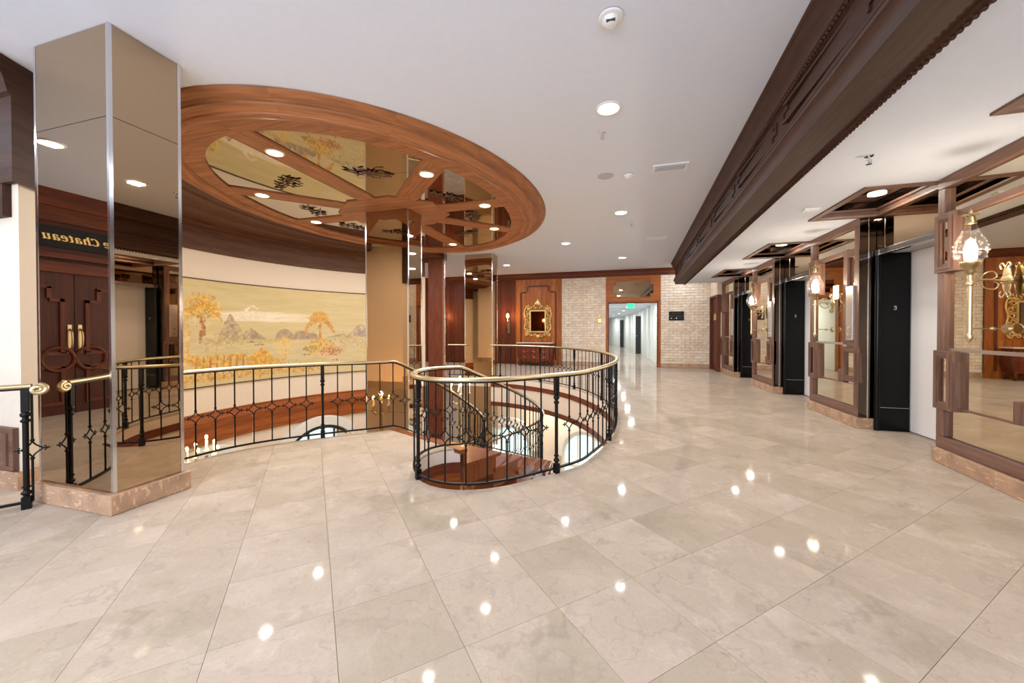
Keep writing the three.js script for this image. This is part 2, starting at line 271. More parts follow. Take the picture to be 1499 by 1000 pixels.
// wall beside the near column, around a corner
{
  const pts = [[-8.4, -1.86], [-4.72, -1.86], [-5.25, -2.75], [-6.9, -3.1], [-6.95, -2.95], [-5.4, -2.4], [-8.4, -2.2]];
  const sh = new THREE.Shape([[-8.4, -1.88], [-4.74, -1.88], [-5.3, -2.9], [-6.6, -3.0], [-6.6, -2.6], [-8.4, -2.6]].map(p => new THREE.Vector2(p[0], -p[1])));
  const g = new THREE.ExtrudeGeometry(sh, { depth: CEIL, bevelEnabled: false }); g.rotateX(-Math.PI / 2);
  const w = struct('wall_corner', uvm(g), M.cream, 'cream wall corner beside the mirrored column');
  const path = [[-8.4, 0, -1.86], [-4.70, 0, -1.86], [-5.3, 0, -2.92]];
  const n = [[0, 1], [.47, .88], [.86, -.5]].map((v, i) => i === 1 ? [.6, 1] : v);
  const stn = path.map((p, i) => ({ p, n: n[i] }));
  mesh('wall_base', sweep(stn, [[0, 0], [.03, 0], [.03, .13], [.02, .145], [0, .145]]), M.base, w);
  mesh('wood_frieze', sweep(stn, [[0, 2.5], [.035, 2.5], [.035, 3.18], [.06, 3.2], [.09, 3.3], [.14, 3.38], [.15, CEIL - .003], [0, CEIL - .003]]), M.woodBeam, w);
  mesh('frieze_drop', bx(-8.4, -4.83, 2.24, 2.52, -1.88, -1.83), M.woodBeam, w);
  mesh('wood_wainscot', merge([bx(-8.3, -4.78, .15, .5, -1.88, -1.845, 0), frameGeo(-5.6, -4.84, .19, .46, -1.86, -1.83, .05)]), M.woodLift, w);
}
// mural wall (half of the oval) with wooden frieze and band
const ellWall = (t0, t1, dr, st = 2) => { const r = []; for (let t = t0; t <= t1 + 1e-6; t += st) r.push([...ell(OX, OZ, ORX + dr, ORZ + dr, t * D)]); return r.map(p => [p[0], 0, p[1]]); };
function ellStations(t0, t1, st = 2, a = ORX, b = ORZ, cx = OX, cz = OZ, yf = () => 0) { const r = []; for (let t = t0; t <= t1 + 1e-6; t += st) { const p = ell(cx, cz, a, b, t * D); const nx = Math.cos(t * D) / a, nz = -Math.sin(t * D) / b, l = Math.hypot(nx, nz); r.push({ p: [p[0], yf(t), p[1]], n: [nx / l, nz / l] }); } return r; }
const TW0 = 112.5, TW1 = 218;
{
  const w = struct('wall_curved', sweep(ellStations(TW0, TW1), [[0, LOW], [.16, LOW], [.16, CEIL - .002], [0, CEIL - .002]]), M.cream, 'concave cream wall of the oval stair hall');
  mesh('wood_frieze', sweep(ellStations(TW0, TW1), [[-.03, 2.82], [.02, 2.82], [.02, CEIL - .003], [-.1, CEIL - .003], [-.09, 3.36], [-.05, 3.3], [-.045, 3.24], [-.03, 3.22]]), M.woodFrieze, w);
  { const pos = [], idx = [], uv = []; const A0 = 104, A1 = 232, n = 64;
    for (let i = 0; i <= n; i++) { const a = (A0 + (A1 - A0) * i / n) * D, ca = Math.cos(a), sa = Math.sin(a); const ri = 1 / Math.sqrt((ca / 2.5) ** 2 + (sa / 3.38) ** 2);
      const ax = KX - OX, az = -(KZ - OZ); const qa = (ca / ORX) ** 2 + (sa / ORZ) ** 2, qb = 2 * (ax * ca / ORX ** 2 + az * sa / ORZ ** 2), qc = (ax / ORX) ** 2 + (az / ORZ) ** 2 - 1, ro = (-qb + Math.sqrt(qb * qb - 4 * qa * qc)) / (2 * qa) + .02;
      [[0, 3.415], [.12, 3.4], [.14, 3.375], [.5, 3.36], [.53, 3.335], [.85, 3.3], [.88, 3.27], [1, 3.22], [1, CEIL - .001], [0, CEIL - .001]].forEach(([f, y], j) => { const r = ri + (ro - ri) * f; pos.push(KX + r * ca, y, KZ - r * sa); uv.push(f * 1.1, i * .12); }); }
    const P = 10; for (let i = 0; i < n; i++) for (let j = 0; j < P; j++) { const a = i * P + j, b = i * P + (j + 1) % P, c = a + P, d = b + P; idx.push(a, d, b, a, c, d); }
    const g = new THREE.BufferGeometry(); g.setAttribute('position', new THREE.Float32BufferAttribute(pos, 3)); g.setAttribute('uv', new THREE.Float32BufferAttribute(uv, 2)); g.setIndex(idx); mesh('wood_cove', toCreasedNormals(g, .5), M.woodFrieze, w); }
  mesh('wood_band', sweep(ellStations(TW0, TW1), [[.01, -.88], [-.05, -.88], [-.05, -.50], [-.06, -.48], [-.06, -.45], [-.04, -.42], [-.04, -.3], [-.055, -.28], [.01, -.27]]), M.woodBand, w);
}
// wooden pilaster at the end of the mural wall
{
  const p = ell(OX, OZ, ORX - .02, ORZ - .02, 108 * D);
  const t = thing('wooden_pilaster', 'tall brown wooden pilaster at the end of the curved wall behind the stair', 'pilaster', [p[0], LOW, p[1]], .36);
  mesh('shaft', rb(-.2, .2, 0, 3.3 - LOW, -.1, .14, .01), M.woodFarDark, t);
  mesh('lit_edge_strip', rb(.2, .235, 0, 3.3 - LOW, -.1, .12, .006), M.woodRing, t);  // paler wood paints the lit right side of the pilaster
  mesh('capital', rb(-.26, .3, 3.3 - LOW, CEIL - .002 - LOW, -.12, .2, .02), M.woodFrieze, t);
}

// ───────────────────────── far wall
const far = { y1: 3.24 };
function brickWall(name, x0, x1, seed) {
  const w = struct(name, bx(x0, x1, .0, far.y1 + .1, ZFAR - .2, ZFAR - .012), M.mortar, 'pale brick wall');
  const r = rng(seed), rows = 33, h = (far.y1 - .14) / rows, bw = .27;
  const mats = brickMats;
  for (let i = 0; i < rows; i++) { let x = x0 - (i % 2 ? bw / 2 : 0); while (x < x1 - .02) { const a = Math.max(x, x0) + .004, b = Math.min(x + bw, x1) - .004; if (b - a > .03) { const g = bx(a, b, .14 + i * h + .006, .14 + (i + 1) * h - .006, ZFAR - .02, ZFAR + .004 + r() * .012); mesh('brick', g, mats[Math.floor(r() * mats.length)], w); } x += bw; } }
  return w;
}
const brickMats = [0xf8e6d0, 0xf3dfc6, 0xfaebd8, 0xf0dac0, 0xf6e3cd].map(c => std({ color: c, map: brickTex, roughness: .85 }));
brickWall('wall_far_brick_1', -2.14, -.52, 11); brickWall('wall_far_brick_2', 1.34, 2.9, 12);
struct('wall_far_upper', bx(-8.5, 3.65, far.y1 + .1, CEIL, ZFAR - .2, ZFAR - .02), M.cream);
const trimFar = sweep([{ p: [-8.4, 0, ZFAR], n: [0, 1] }, { p: [3.62, 0, ZFAR], n: [0, 1] }], [[-.02, 3.24], [.05, 3.24], [.06, 3.29], [.09, 3.3], [.1, 3.36], [.16, 3.42], [.18, 3.45], [.18, CEIL - .002], [-.02, CEIL - .002]]);
struct('trim_1', trimFar, M.woodFarDark, 'dark wooden cornice of the far wall');
for (const [n, a, b] of [['baseboard_far_1', -2.14, -.52], ['baseboard_far_2', 1.34, 2.9]]) struct(n, rb(a, b, 0, .14, ZFAR - .02, ZFAR + .035, .008), M.base, 'tan marble baseboard');
// wood panelling of the far wall: vertical boards
function boards(w, x0, x1, y0, y1, z, n, mat) { const d = (x1 - x0) / n; for (let i = 0; i < n; i++) mesh('wall_board', bx(x0 + i * d + .002, x0 + (i + 1) * d - .002, y0, y1, z - .03, z, 1), Array.isArray(mat) ? mat[i % mat.length] : mat, w); }
{
  const w = struct('wall_far_wood_1', bx(-8.5, -3.9, 0, far.y1 + .1, ZFAR - .2, ZFAR - .03), M.backing, 'dark wood panelled far wall');
  boards(w, -8.4, -3.9, 0, 3.24, ZFAR, 22, [M.woodFarDark, wood(0x783d20), wood(0x6f371c)]);
  const v = struct('wall_far_wood_2', bx(-3.9, -2.14, 0, far.y1 + .1, ZFAR - .2, ZFAR + .04), M.backing, 'projecting wood panel behind the gilt mirror');
  boards(v, -3.9, -2.14, 0, 3.24, ZFAR + .07, 9, [M.woodFar, wood(0xc67a38), wood(0xb46828)]);
  // stepped raised moulding
  const l = []; const z = ZFAR + .07; const B = (a, b, c, d) => l.push(bx(a, b, c, d, z, z + .02));
  B(-3.72, -3.66, .2, 2.75); B(-2.38, -2.32, .2, 2.75); B(-3.66, -3.46, 2.72, 2.78); B(-2.58, -2.38, 2.72, 2.78); B(-3.46, -3.40, 2.78, 2.98); B(-2.64, -2.58, 2.78, 2.98); B(-3.40, -2.64, 2.95, 3.01);
  mesh('stepped_moulding', merge(l), M.woodFarDark, v);
}
// portal to the corridor
{
  const p = struct('wall_portal', merge([bx(-.52, 1.34, 2.27, far.y1 + .05, ZFAR - .2, ZFAR + .03, 0), bx(-.52, -.42, 0, 2.27, ZFAR - .2, ZFAR + .03, 1), bx(1.23, 1.34, 0, 2.27, ZFAR - .2, ZFAR + .03, 1)]), M.woodFar, 'brown wooden portal around the corridor opening');
  mesh('portal_architrave', merge([bx(-.45, -.41, 0, 2.3, ZFAR + .03, ZFAR + .05), bx(1.22, 1.26, 0, 2.3, ZFAR + .03, ZFAR + .05), bx(-.45, 1.26, 2.27, 2.31, ZFAR + .03, ZFAR + .05)]), M.woodFarDark, p);
  const s = thing('bronze_mirror_plaque', 'bronze mirror plaque with stepped ends over the corridor opening', 'mirror', [.41, 2.77, ZFAR + .03]);
  const sh = new THREE.Shape([[-.58, -.28], [.5, -.28], [.58, -.28], [.58, -.16], [.68, -.16], [.68, .16], [.58, .16], [.58, .28], [-.58, .28], [-.58, .16], [-.68, .16], [-.68, -.16], [-.58, -.16]].map(q => new THREE.Vector2(...q)));
  mesh('mirror_glass', new THREE.ExtrudeGeometry(sh, { depth: .012, bevelEnabled: true, bevelSize: .006, bevelThickness: .006, bevelSegments: 1 }), M.bronzeMirror, s);
}
// side wall at the right end with a wooden door
{
  struct('wall_far_side', merge([bx(2.9, 3.62, 2.42, CEIL, ZFAR, -13.17), bx(3.0, 3.62, 0, 2.42, ZFAR - .15, -13.17)]), brickMats[1], 'short brick return wall');
  const d = struct('door_1', bx(2.95, 3.0, .0, 2.4, -14.1, -13.25, 1), M.woodDoor, 'reddish wooden door');
  mesh('door_frame', merge([bx(2.89, 3.0, 0, 2.42, -14.19, -14.1), bx(2.89, 3.0, 0, 2.42, -13.25, -13.17), bx(2.89, 3.0, 2.36, 2.42, -14.1, -13.25)]), M.woodFarDark, d);
  const pl = thing('door_plaque', 'small gold plaque on the wooden door at the end of the lift row', 'plaque', [2.95, 1.72, -13.68]);
  mesh('plate', rb(-.012, 0, -.09, .09, -.14, .14, .004), M.gold, pl); mesh('plate_crest', rb(-.012, 0, .09, .14, -.05, .05, .004), M.gold, pl);
}
console.log('walls done');

// ───────────────────────── corridor beyond the portal
{
  const R = [[1.30, -14.4], [1.34, -15.6], [1.22, -19.5], [1.06, -22.9], [.72, -27], [.2, -31], [-1.1, -35.5]];
  const Lw = [[-.5, -14.4], [-.5, -15.6], [-.66, -19.5], [-.85, -22.9], [-1.2, -27], [-1.7, -30.6], [-2.9, -35]];
  const wall = (a, b, th) => { const dx = b[0] - a[0], dz = b[1] - a[1], L = Math.hypot(dx, dz); const g = new THREE.BoxGeometry(th, 2.5, L + .05); g.rotateY(Math.atan2(dx, dz)); const s = th > 0 ? 1 : -1; g.translate((a[0] + b[0]) / 2, 1.25, (a[1] + b[1]) / 2); return g; };
  const off = (pts, d) => pts.map(p => [p[0] + d, p[1]]);
  const rg = [], lg = []; for (let i = 0; i < R.length - 1; i++) { rg.push(wall(off(R, .06)[i], off(R, .06)[i + 1], .12)); lg.push(wall(off(Lw, -.06)[i], off(Lw, -.06)[i + 1], .12)); }
  const wr = struct('wall_corridor_right', merge(rg), M.white, 'white corridor wall'); const wl = struct('wall_corridor_left', merge(lg), M.white, 'white corridor wall');
  struct('wall_corridor_end', bx(-3.6, .4, 0, 2.5, -36, -35.6), M.white, 'white end wall of the corridor');
  struct('floor_corridor', bx(-4, 1.6, -.1, 0, -36, ZFAR - .12), tileMats[1], 'polished corridor floor');
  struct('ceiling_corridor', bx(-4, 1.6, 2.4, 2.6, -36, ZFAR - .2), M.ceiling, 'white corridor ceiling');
  // door niches: white pilasters and dark doors
  const lerp = (P, z) => { for (let i = 0; i < P.length - 1; i++) if (z <= P[i][1] && z >= P[i + 1][1]) { const k = (z - P[i][1]) / (P[i + 1][1] - P[i][1]); return P[i][0] + k * (P[i + 1][0] - P[i][0]); } return 0; };
  let k = 0;
  for (const z of [-18.4, -22.6, -26.8, -30.8]) {
    const x = lerp(R, z);
    mesh('pilaster', rb(x - .1, x + .04, 0, 2.4, z + .12, z + .34, .01), M.white, wr);
    if (k % 2 === 1) { const d = thing('corridor_door', k === 1 ? 'dark door on the right of the white corridor, nearer one' : 'dark door on the right of the white corridor, farther one', 'door', [x - .14, 0, z + .38], 0, 'dark doors along the corridor'); mesh('door_leaf', rb(-.14, .13, 0, 2.1, -.02, .02, .006), M.blackDoor, d); mesh('door_handle', rb(-.12, -.06, .98, 1.01, .02, .05, .004), M.silver, d); }
    k++;
  }
  for (const z of [-15.8, -18.6, -22, -25.5, -29, -32.5]) {
    const x = (lerp(R, z) + lerp(Lw, z)) / 2;
    const t = thing('corridor_downlight', 'round white downlight in the corridor ceiling', 'ceiling light', [x, 2.4, z], 0, 'downlights in the corridor');
    mesh('trim_ring', lathe([[.08, -.012], [.1, -.012], [.105, -.004], [.105, 0], [.08, 0]], 20), M.plastic, t); mesh('diffuser', cyl(.08, .08, .006, 0, -.008, 0, 20), M.glow, t);
    lightRect(.2, .2, x, 2.385, z, LAMP * 1.7, 0xf4fbff);
  }
  const e = thing('exit_sign', 'small green lit exit sign hanging at the head of the corridor opening', 'sign', [.345, 2.4, -14.5]);
  mesh('sign_body', rb(-.12, .12, -.3, -.08, -.02, .02, .006), M.exitGreen, e); mesh('hanger', rb(-.02, .02, -.08, 0, -.01, .01, .003), M.plastic, e);
}

// ───────────────────────── mirrored columns
function column(z0, low, label) {
  const x0 = -4.29, x1 = -3.45, z1 = z0 - .45;
  const t = thing('mirrored_column', label, 'column', [(x0 + x1) / 2, low, (z0 + z1) / 2], 0, 'mirrored columns');
  const w = (x1 - x0) / 2, d = .225, H = CEIL - low - .002, B = low < 0 ? 0 : .145, S = 2.81 - low;
  mesh('core', bx(-w + .012, w - .012, 0, H, -d + .012, d - .012), M.backing, t);
  for (const [a, b] of low < 0 ? [[B, -.1 - low], [-.1 - low, S], [S, H]] : [[B, S], [S, H]]) {
    const g = .002;
    mesh('mirror_panel', bx(-w + .02, w - .02, a + g, b - g, d - .012, d), M.bronzeMirror, t); mesh('mirror_panel', bx(-w + .02, w - .02, a + g, b - g, -d, -d + .012), M.bronzeMirror, t);
    mesh('mirror_panel', bx(w - .012, w, a + g, b - g, -d + .02, d - .02), M.bronzeMirror, t); mesh('mirror_panel', bx(-w, -w + .012, a + g, b - g, -d + .02, d - .02), M.bronzeMirror, t);
  }
  for (const sx of [-1, 1]) for (const sz of [-1, 1]) mesh('corner_strip', merge([bx(sx * (w - .02), sx * (w + .003), B, H, sz * (d - .004), sz * (d + .003)), bx(sx * (w - .004), sx * (w + .003), B, H, sz * (d - .02), sz * (d - .004))]), M.chrome, t);
  if (B) mesh('column_base', rb(-w - .035, w + .035, 0, B, -d - .035, d + .035, .01), M.base, t);
  return t;
}
column(-1.79, 0, 'wide bronze mirrored column on a tan marble base');
column(-5.68, LOW, 'bronze mirrored column rising through the stair well under the oval ceiling');
column(-10.05, LOW, 'bronze mirrored column beyond the well where the far railing ends');

{
  const t = thing('chrome_rod', 'slim chrome rod rising through the stair well beside the wooden pilaster', 'rod', [-4.7, LOW, -9.62]);
  mesh('rod', cyl(.014, .014, CEIL - LOW - .01, 0, 0, 0, 10), M.chrome, t); mesh('rod_foot', cyl(.05, .03, .03, 0, 0, 0, 14), M.chrome, t);
}
// ───────────────────────── oval ceiling ring
{
  const t = thing('oval_ceiling_feature', 'oval wooden ceiling ring with mirrored panels between spokes around the column', 'ceiling feature', [KX, 0, KZ]);
  const A = 2.33, Bz = 3.24, YW = 3.372, YM = 3.392;
  const st = []; for (let k = 0; k < 120; k++) { const a = k / 120 * 2 * Math.PI; st.push({ p: [A * Math.cos(a), 0, -Bz * Math.sin(a)], n: [1.15 * Math.cos(a), -.9 * Math.sin(a)] }); }
  const crown = [[-.12, YM], [-.115, 3.362], [-.1, 3.356], [-.085, 3.335], [-.06, 3.328], [-.02, 3.326], [0, 3.33], [.015, 3.338], [.02, 3.352], [.05, 3.366], [.09, 3.374], [.125, 3.376], [.13, 3.392], [.15, 3.396], [.165, 3.41], [.2, 3.414], [.235, 3.424], [.26, 3.44], [.27, CEIL - .003], [.1, CEIL - .003]];
  mesh('crown_moulding', sweep(st, crown, true, true), M.woodRing, t);
  const rim = new THREE.Shape(); rim.absellipse(0, 0, A - .1, Bz - .1, 0, Math.PI * 2); const hp = new THREE.Path(); hp.absellipse(0, 0, A - .34, Bz - .36, 0, Math.PI * 2, true); rim.holes.push(hp);
  const eg = (sh, y0, y1) => { const g = new THREE.ExtrudeGeometry(sh, { depth: y1 - y0, bevelEnabled: false, curveSegments: 60 }); g.rotateX(-Math.PI / 2); g.translate(0, y0, 0); return uvm(g, 0); };
  mesh('rim_board', eg(rim, YW, YM + .01), M.woodRing, t);
  const back = new THREE.Shape(); back.absellipse(0, 0, A, Bz, 0, Math.PI * 2); mesh('backing_board', eg(back, YM + .012, CEIL - .004), M.backing, t);
  // spokes and hub
  const hubR = .86, sp = [];
  const hub = new THREE.Shape(); for (let k = 0; k < 8; k++) { const a = (k + .5) * 45 * D; const px = 1.0 * Math.cos(a), pz = .82 * Math.sin(a); k ? hub.lineTo(px, pz) : hub.moveTo(px, pz); } mesh('hub_board', eg(hub, YW - .002, YM + .01), M.woodRing, t);
  const angs = [0, 45, 90, 135, 180, 225, 270, 315];
  const rEnd = a => 1 / Math.sqrt((Math.cos(a) / (A - .2)) ** 2 + (Math.sin(a) / (Bz - .2)) ** 2);
  for (const d of angs) { const a = d * D, L = rEnd(a); const g = merge([bx(.4, L, YW + .002, YM + .011, -.15, .15, 0), bx(.9, L - .15, YW + .007, YM + .002, -.17, -.15, 0), bx(.9, L - .15, YW + .007, YM + .002, .15, .17, 0)]); g.rotateY(a); mesh('spoke', g, M.woodRing, t); }
  for (let k = 0; k < 8; k++) {
    const a0 = k * 45 * D, a1 = a0 + 45 * D, sh = new THREE.Shape(); sh.moveTo(.35 * Math.cos((a0 + a1) / 2), .35 * Math.sin((a0 + a1) / 2));
    for (let i = 0; i <= 12; i++) { const a = a0 + (a1 - a0) * i / 12, r = rEnd(a); sh.lineTo(r * Math.cos(a), r * Math.sin(a)); }
    mesh('mirror_panel', eg(sh, YM, YM + .008), M.ceilMirror, t);
    // carved branch across the middle of the panel
    const am = (a0 + a1) / 2, r = rEnd(am) * .62, l = [], rr = rng(40 + k); 
    const br = tube([[-.3, 0, .05], [-.12, -.012, -.03], [.08, -.012, .04], [.32, 0, -.04]], .008, 14, 5); l.push(br);
    l.push(tube([[-.05, -.01, 0], [.02, -.012, -.12], [.12, -.008, -.16]], .006, 8, 5)); l.push(tube([[.05, -.01, .03], [.12, -.012, .12], [.22, -.008, .14]], .006, 8, 5));
    for (let i = 0; i < 15; i++) { const s = new THREE.SphereGeometry(1, 6, 4); s.scale(.055, .008, .018); s.rotateY(rr() * Math.PI * 2); s.translate(-.28 + .56 * rr(), -.012, (rr() - .5) * .26); l.push(s); }
    for (let i = 0; i < 7; i++) { const s = new THREE.SphereGeometry(.02, 6, 4); s.scale(1, .6, 1); s.translate((rr() - .5) * .3, -.012, (rr() - .5) * .2); l.push(s); }
    const g = merge(l); g.rotateY(am + Math.PI / 2); g.translate(r * Math.cos(am), YM - .006, -r * Math.sin(am)); mesh('carved_branch', g, M.leaf, t);
  }
  const names = ['on the spoke toward the lifts', 'on the spoke toward the brick wall', 'on the spoke toward the far mirrored column', 'on the spoke behind the column', 'on the spoke toward the mural', 'on the spoke between mural and marble-based column', 'on the spoke beside the marble-based column', 'on the spoke over the stair landing'];
  angs.forEach((d, i) => { const a = d * D, r = rEnd(a) * .8; const x = KX + r * Math.cos(a), z = KZ - r * Math.sin(a);
    const l = thing('ring_downlight', 'warm downlight of the oval ceiling, ' + names[i], 'ceiling light', [x, YW, z], 0, 'downlights of the oval ceiling');
    mesh('trim_ring', lathe([[.085, -.012], [.1, -.012], [.108, -.003], [.108, 0], [.085, 0]], 24), M.brass, l); mesh('diffuser', cyl(.085, .085, .006, 0, -.009, 0, 24), M.glowWarm, l);
    lightRect(.12, .12, x, YW - .016, z, LAMP * 4.4, 0xfff6ea); });
}

// ───────────────────────── ceiling fittings
{
  let first = null; const spots = [[-.12, -3.82, 'large round white ceiling downlight next to the sprinkler'], [0, -7.24, 'round ceiling downlight between the air vents and the far wall'], [-1.31, -9.4, 'round ceiling downlight just past the end of the oval ring'], [.04, -11.7, 'round ceiling downlight before the brick wall and corridor'], [-3.63, -12, 'round ceiling downlight before the gilt mirror'], [-6.3, -.83, 'round ceiling downlight seen mirrored in the marble-based column'], [-1.2, -.2, 'added fill downlight over the near floor'], [-3.6, .9, 'added fill downlight before the dark doors'], [.3, 1.9, 'added fill downlight before the back wall'], [-6.5, -12.2, 'added fill downlight beyond the wooden pilaster'], [1.95, -13.5, 'added fill downlight over the brick wall behind the beam end']];  // lamps after the mirrored one are added fill, out of view
  for (const [x, z, lab] of spots) {
    if (!first) { first = thing('ceiling_downlight', lab, 'ceiling light', [x, CEIL, z], 0, 'downlights of the white ceiling'); mesh('trim_ring', lathe([[.1, -.014], [.118, -.014], [.125, -.004], [.125, 0], [.1, 0]], 28), M.plastic, first); mesh('diffuser', cyl(.1, .1, .007, 0, -.011, 0, 28), M.glow, first); }
    else copy(first, [x, CEIL, z], 0, lab);
    lightRect(.14, .14, x, CEIL - .02, z, (z < -13 ? .5 : z < -9 ? 1.9 : 1) * 2.5 * LAMP, 0xe8f1ff);
  }
  // soffit lamps are in the coffers; detectors, speaker, vents, sprinklers
  const sd = thing('smoke_detector', 'large white smoke detector on the ceiling', 'smoke detector', [-.07, CEIL, -2.72]);
  mesh('detector_base', lathe([[0, 0], [.085, 0], [.085, -.012], [.075, -.02], [0, -.02]].map(p => [p[0], p[1]]), 24), M.plastic, sd); mesh('detector_cap', lathe([[.055, -.02], [.052, -.045], [.035, -.06], [0, -.062]], 20), M.plastic, sd); mesh('detector_slot', rb(-.03, .03, -.058, -.046, .03, .046, .002), M.slot, sd);
  const sd2 = thing('smoke_detector', 'small round white detector beside the ceiling speaker', 'smoke detector', [.1, CEIL, -5.53]);
  mesh('detector_base', lathe([[0, 0], [.07, 0], [.068, -.02], [.04, -.045], [0, -.048]], 20), M.plastic, sd2);
  const spk = thing('ceiling_speaker', 'flat round pale grey ceiling speaker', 'speaker', [-.21, CEIL, -5.49]); mesh('speaker_rim', lathe([[.09, -.006], [.105, -.006], [.11, 0], [.09, 0]], 24), M.plasticGrey, spk); mesh('speaker_grille', cyl(.09, .09, .004, 0, -.005, 0, 24), M.plasticGrey, spk);
  const spr = (x, z, y, lab) => { const s = thing('sprinkler', lab, 'sprinkler', [x, y, z], 0, 'sprinklers'); mesh('escutcheon', cyl(.03, .035, .008, 0, -.008, 0, 14), M.chrome, s); mesh('sprinkler_frame', merge([cyl(.008, .008, .05, 0, -.058, 0, 8), tube([[-.016, -.03, 0], [-.018, -.05, 0], [0, -.066, 0], [.018, -.05, 0], [.016, -.03, 0]], .004, 12, 5)]), M.chrome, s); mesh('deflector', cyl(.022, .022, .004, 0, -.072, 0, 10), M.chrome, s); };
  spr(-.2, -4.28, CEIL, 'chrome sprinkler below the large ceiling downlight'); spr(.2, -8.1, CEIL, 'chrome sprinkler farther along the white ceiling'); spr(2.03, -3.96, SOFF, 'chrome sprinkler in the lower ceiling before the lifts');
  const vent = (x, z, w, d, y, lab) => { const v = thing('air_vent', lab, 'air vent', [x, y, z], 0, 'ceiling air vents'); mesh('vent_frame', frameGeoXZ(-w, w, -.018, 0, -d, d, .035), M.plastic, v); mesh('vent_backing', bx(-w + .03, w - .03, -.004, 0, -d + .03, d - .03), M.slot, v);
    const n = 4; for (let i = 0; i < n; i++) { const zz = -d + .045 + (2 * d - .09) * (i + .5) / n; const g = bx(-w + .035, w - .035, -.003, .003, -.02, .02); g.rotateX(.6); g.translate(0, -.012, zz); mesh('vent_slat', g, M.plastic, v); } };
  vent(.62, -5.42, .22, .12, CEIL, 'white square ceiling air vent beside the wooden beam'); vent(.8, -9.5, .22, .1, CEIL, 'white ceiling air vent farther along the wooden beam'); vent(2.24, -5.5, .08, .05, SOFF, 'small grey air vent in the lower ceiling before the lifts');
}
console.log('ceiling done');

// ───────────────────────── balustrades
const balGeo = (() => {                            // one wrought baluster, 0.9 high, knot at 0.43
  const l = []; const rod = (x, y0, y1, r = .0075) => l.push(cyl(r, r, y1 - y0, x, y0, 0, 6)); const k = .43;
  rod(0, .05, k - .055); rod(0, k + .055, RAIL - .02);
  for (const sx of [-1, 1]) for (const sy of [-1, 1]) l.push(tube([[0, k + sy * .058, 0], [sx * .012, k + sy * .036, 0], [sx * .032, k + sy * .016, 0], [sx * .048, k + sy * .004, 0]], .0055, 7, 5));
  for (const sx of [-1, 1]) { l.push(tube([[sx * .045, k, 0], [sx * .084, k, 0]], .0055, 2, 5)); for (const sy of [-1, 1]) l.push(tube([[sx * .068, k, 0], [sx * .058, k + sy * .02, 0]], .0045, 3, 5)); }
  for (const y of [k - .066, k + .066]) { const c = new THREE.SphereGeometry(.013, 7, 5); c.translate(0, y, 0); l.push(c); }
  return merge(l);
})();
const postGeo = merge([rb(-.024, .024, 0, .09, -.024, .024, .004), cyl(.016, .016, .6, 0, .09, 0, 10), lathe([[.016, .1], [.027, .11], [.027, .125], [.016, .135]], 10), lathe([[.016, .15], [.025, .16], [.016, .17]], 10), lathe([[.016, .63], [.026, .64], [.026, .65], [.016, .66]], 10), lathe([[.016, .67], [.027, .68], [.027, .70], [.016, .71]], 10), rb(-.02, .02, .71, RAIL - .015, -.02, .02, .004)]);
// pts: [x, y, z] base points in order; posts at the given arc lengths
function balustrade(t, pts, { spacing = .165, posts = [], skipFrom = 1e9, bars = true } = {}) {
  const cum = [0]; for (let i = 1; i < pts.length; i++) cum.push(cum[i - 1] + Math.hypot(pts[i][0] - pts[i - 1][0], pts[i][2] - pts[i - 1][2]));
  const at = s => { let i = 1; while (i < pts.length - 1 && cum[i] < s) i++; const k = Math.max(0, Math.min(1, (s - cum[i - 1]) / (cum[i] - cum[i - 1] || 1))); const a = pts[i - 1], b = pts[i]; return { p: a.map((v, j) => v + (b[j] - v) * k), ang: Math.atan2(-(b[2] - a[2]), b[0] - a[0]) }; };
  const L = cum[cum.length - 1], st = stationsOf(pts);
  const hr = []; for (let k = 0; k < 12; k++) { const a = k / 12 * 2 * Math.PI; hr.push([.03 * Math.cos(a), RAIL - .004 + .019 * Math.sin(a)]); }
  let ia = pts.findIndex(p => p[1] > -.06), ib = pts.length - 1; while (pts[ib][1] < -.06) ib--;
  mesh('handrail', sweep(st.slice(ia, ib + 1), hr), M.brass, t); if (ia > 1) mesh('stair_handrail', sweep(st.slice(0, ia + 1), hr), M.brass, t); if (ib < pts.length - 2) mesh('stair_handrail', sweep(st.slice(ib), hr), M.brass, t);
  mesh('top_bar', sweep(st, [[-.014, RAIL - .03], [.014, RAIL - .03], [.014, RAIL - .018], [-.014, RAIL - .018]]), M.iron, t);
  if (bars) mesh('bottom_bar', sweep(st, [[-.012, .04], [.012, .04], [.012, .056], [-.012, .056]]), M.iron, t);
  const ps = [0, ...posts, L]; 
  for (const s of posts) { const q = at(s); const m = mesh('post', postGeo, M.iron, t); m.position.set(...q.p); m.rotation.y = q.ang; }
  for (let i = 0; i < ps.length - 1; i++) { const a = ps[i], b = ps[i + 1], n = Math.max(1, Math.round((b - a) / spacing)); for (let k = (i === 0 ? 0 : 1); k < n + (i === ps.length - 2 ? 0 : 0); k++) { const s = a + (b - a) * k / n; if (posts.some(v => Math.abs(v - s) < .03)) continue; const q = at(s); const m = mesh('baluster', balGeo, M.iron, t); m.position.set(...q.p); m.rotation.y = q.ang; } }
  return L;
}
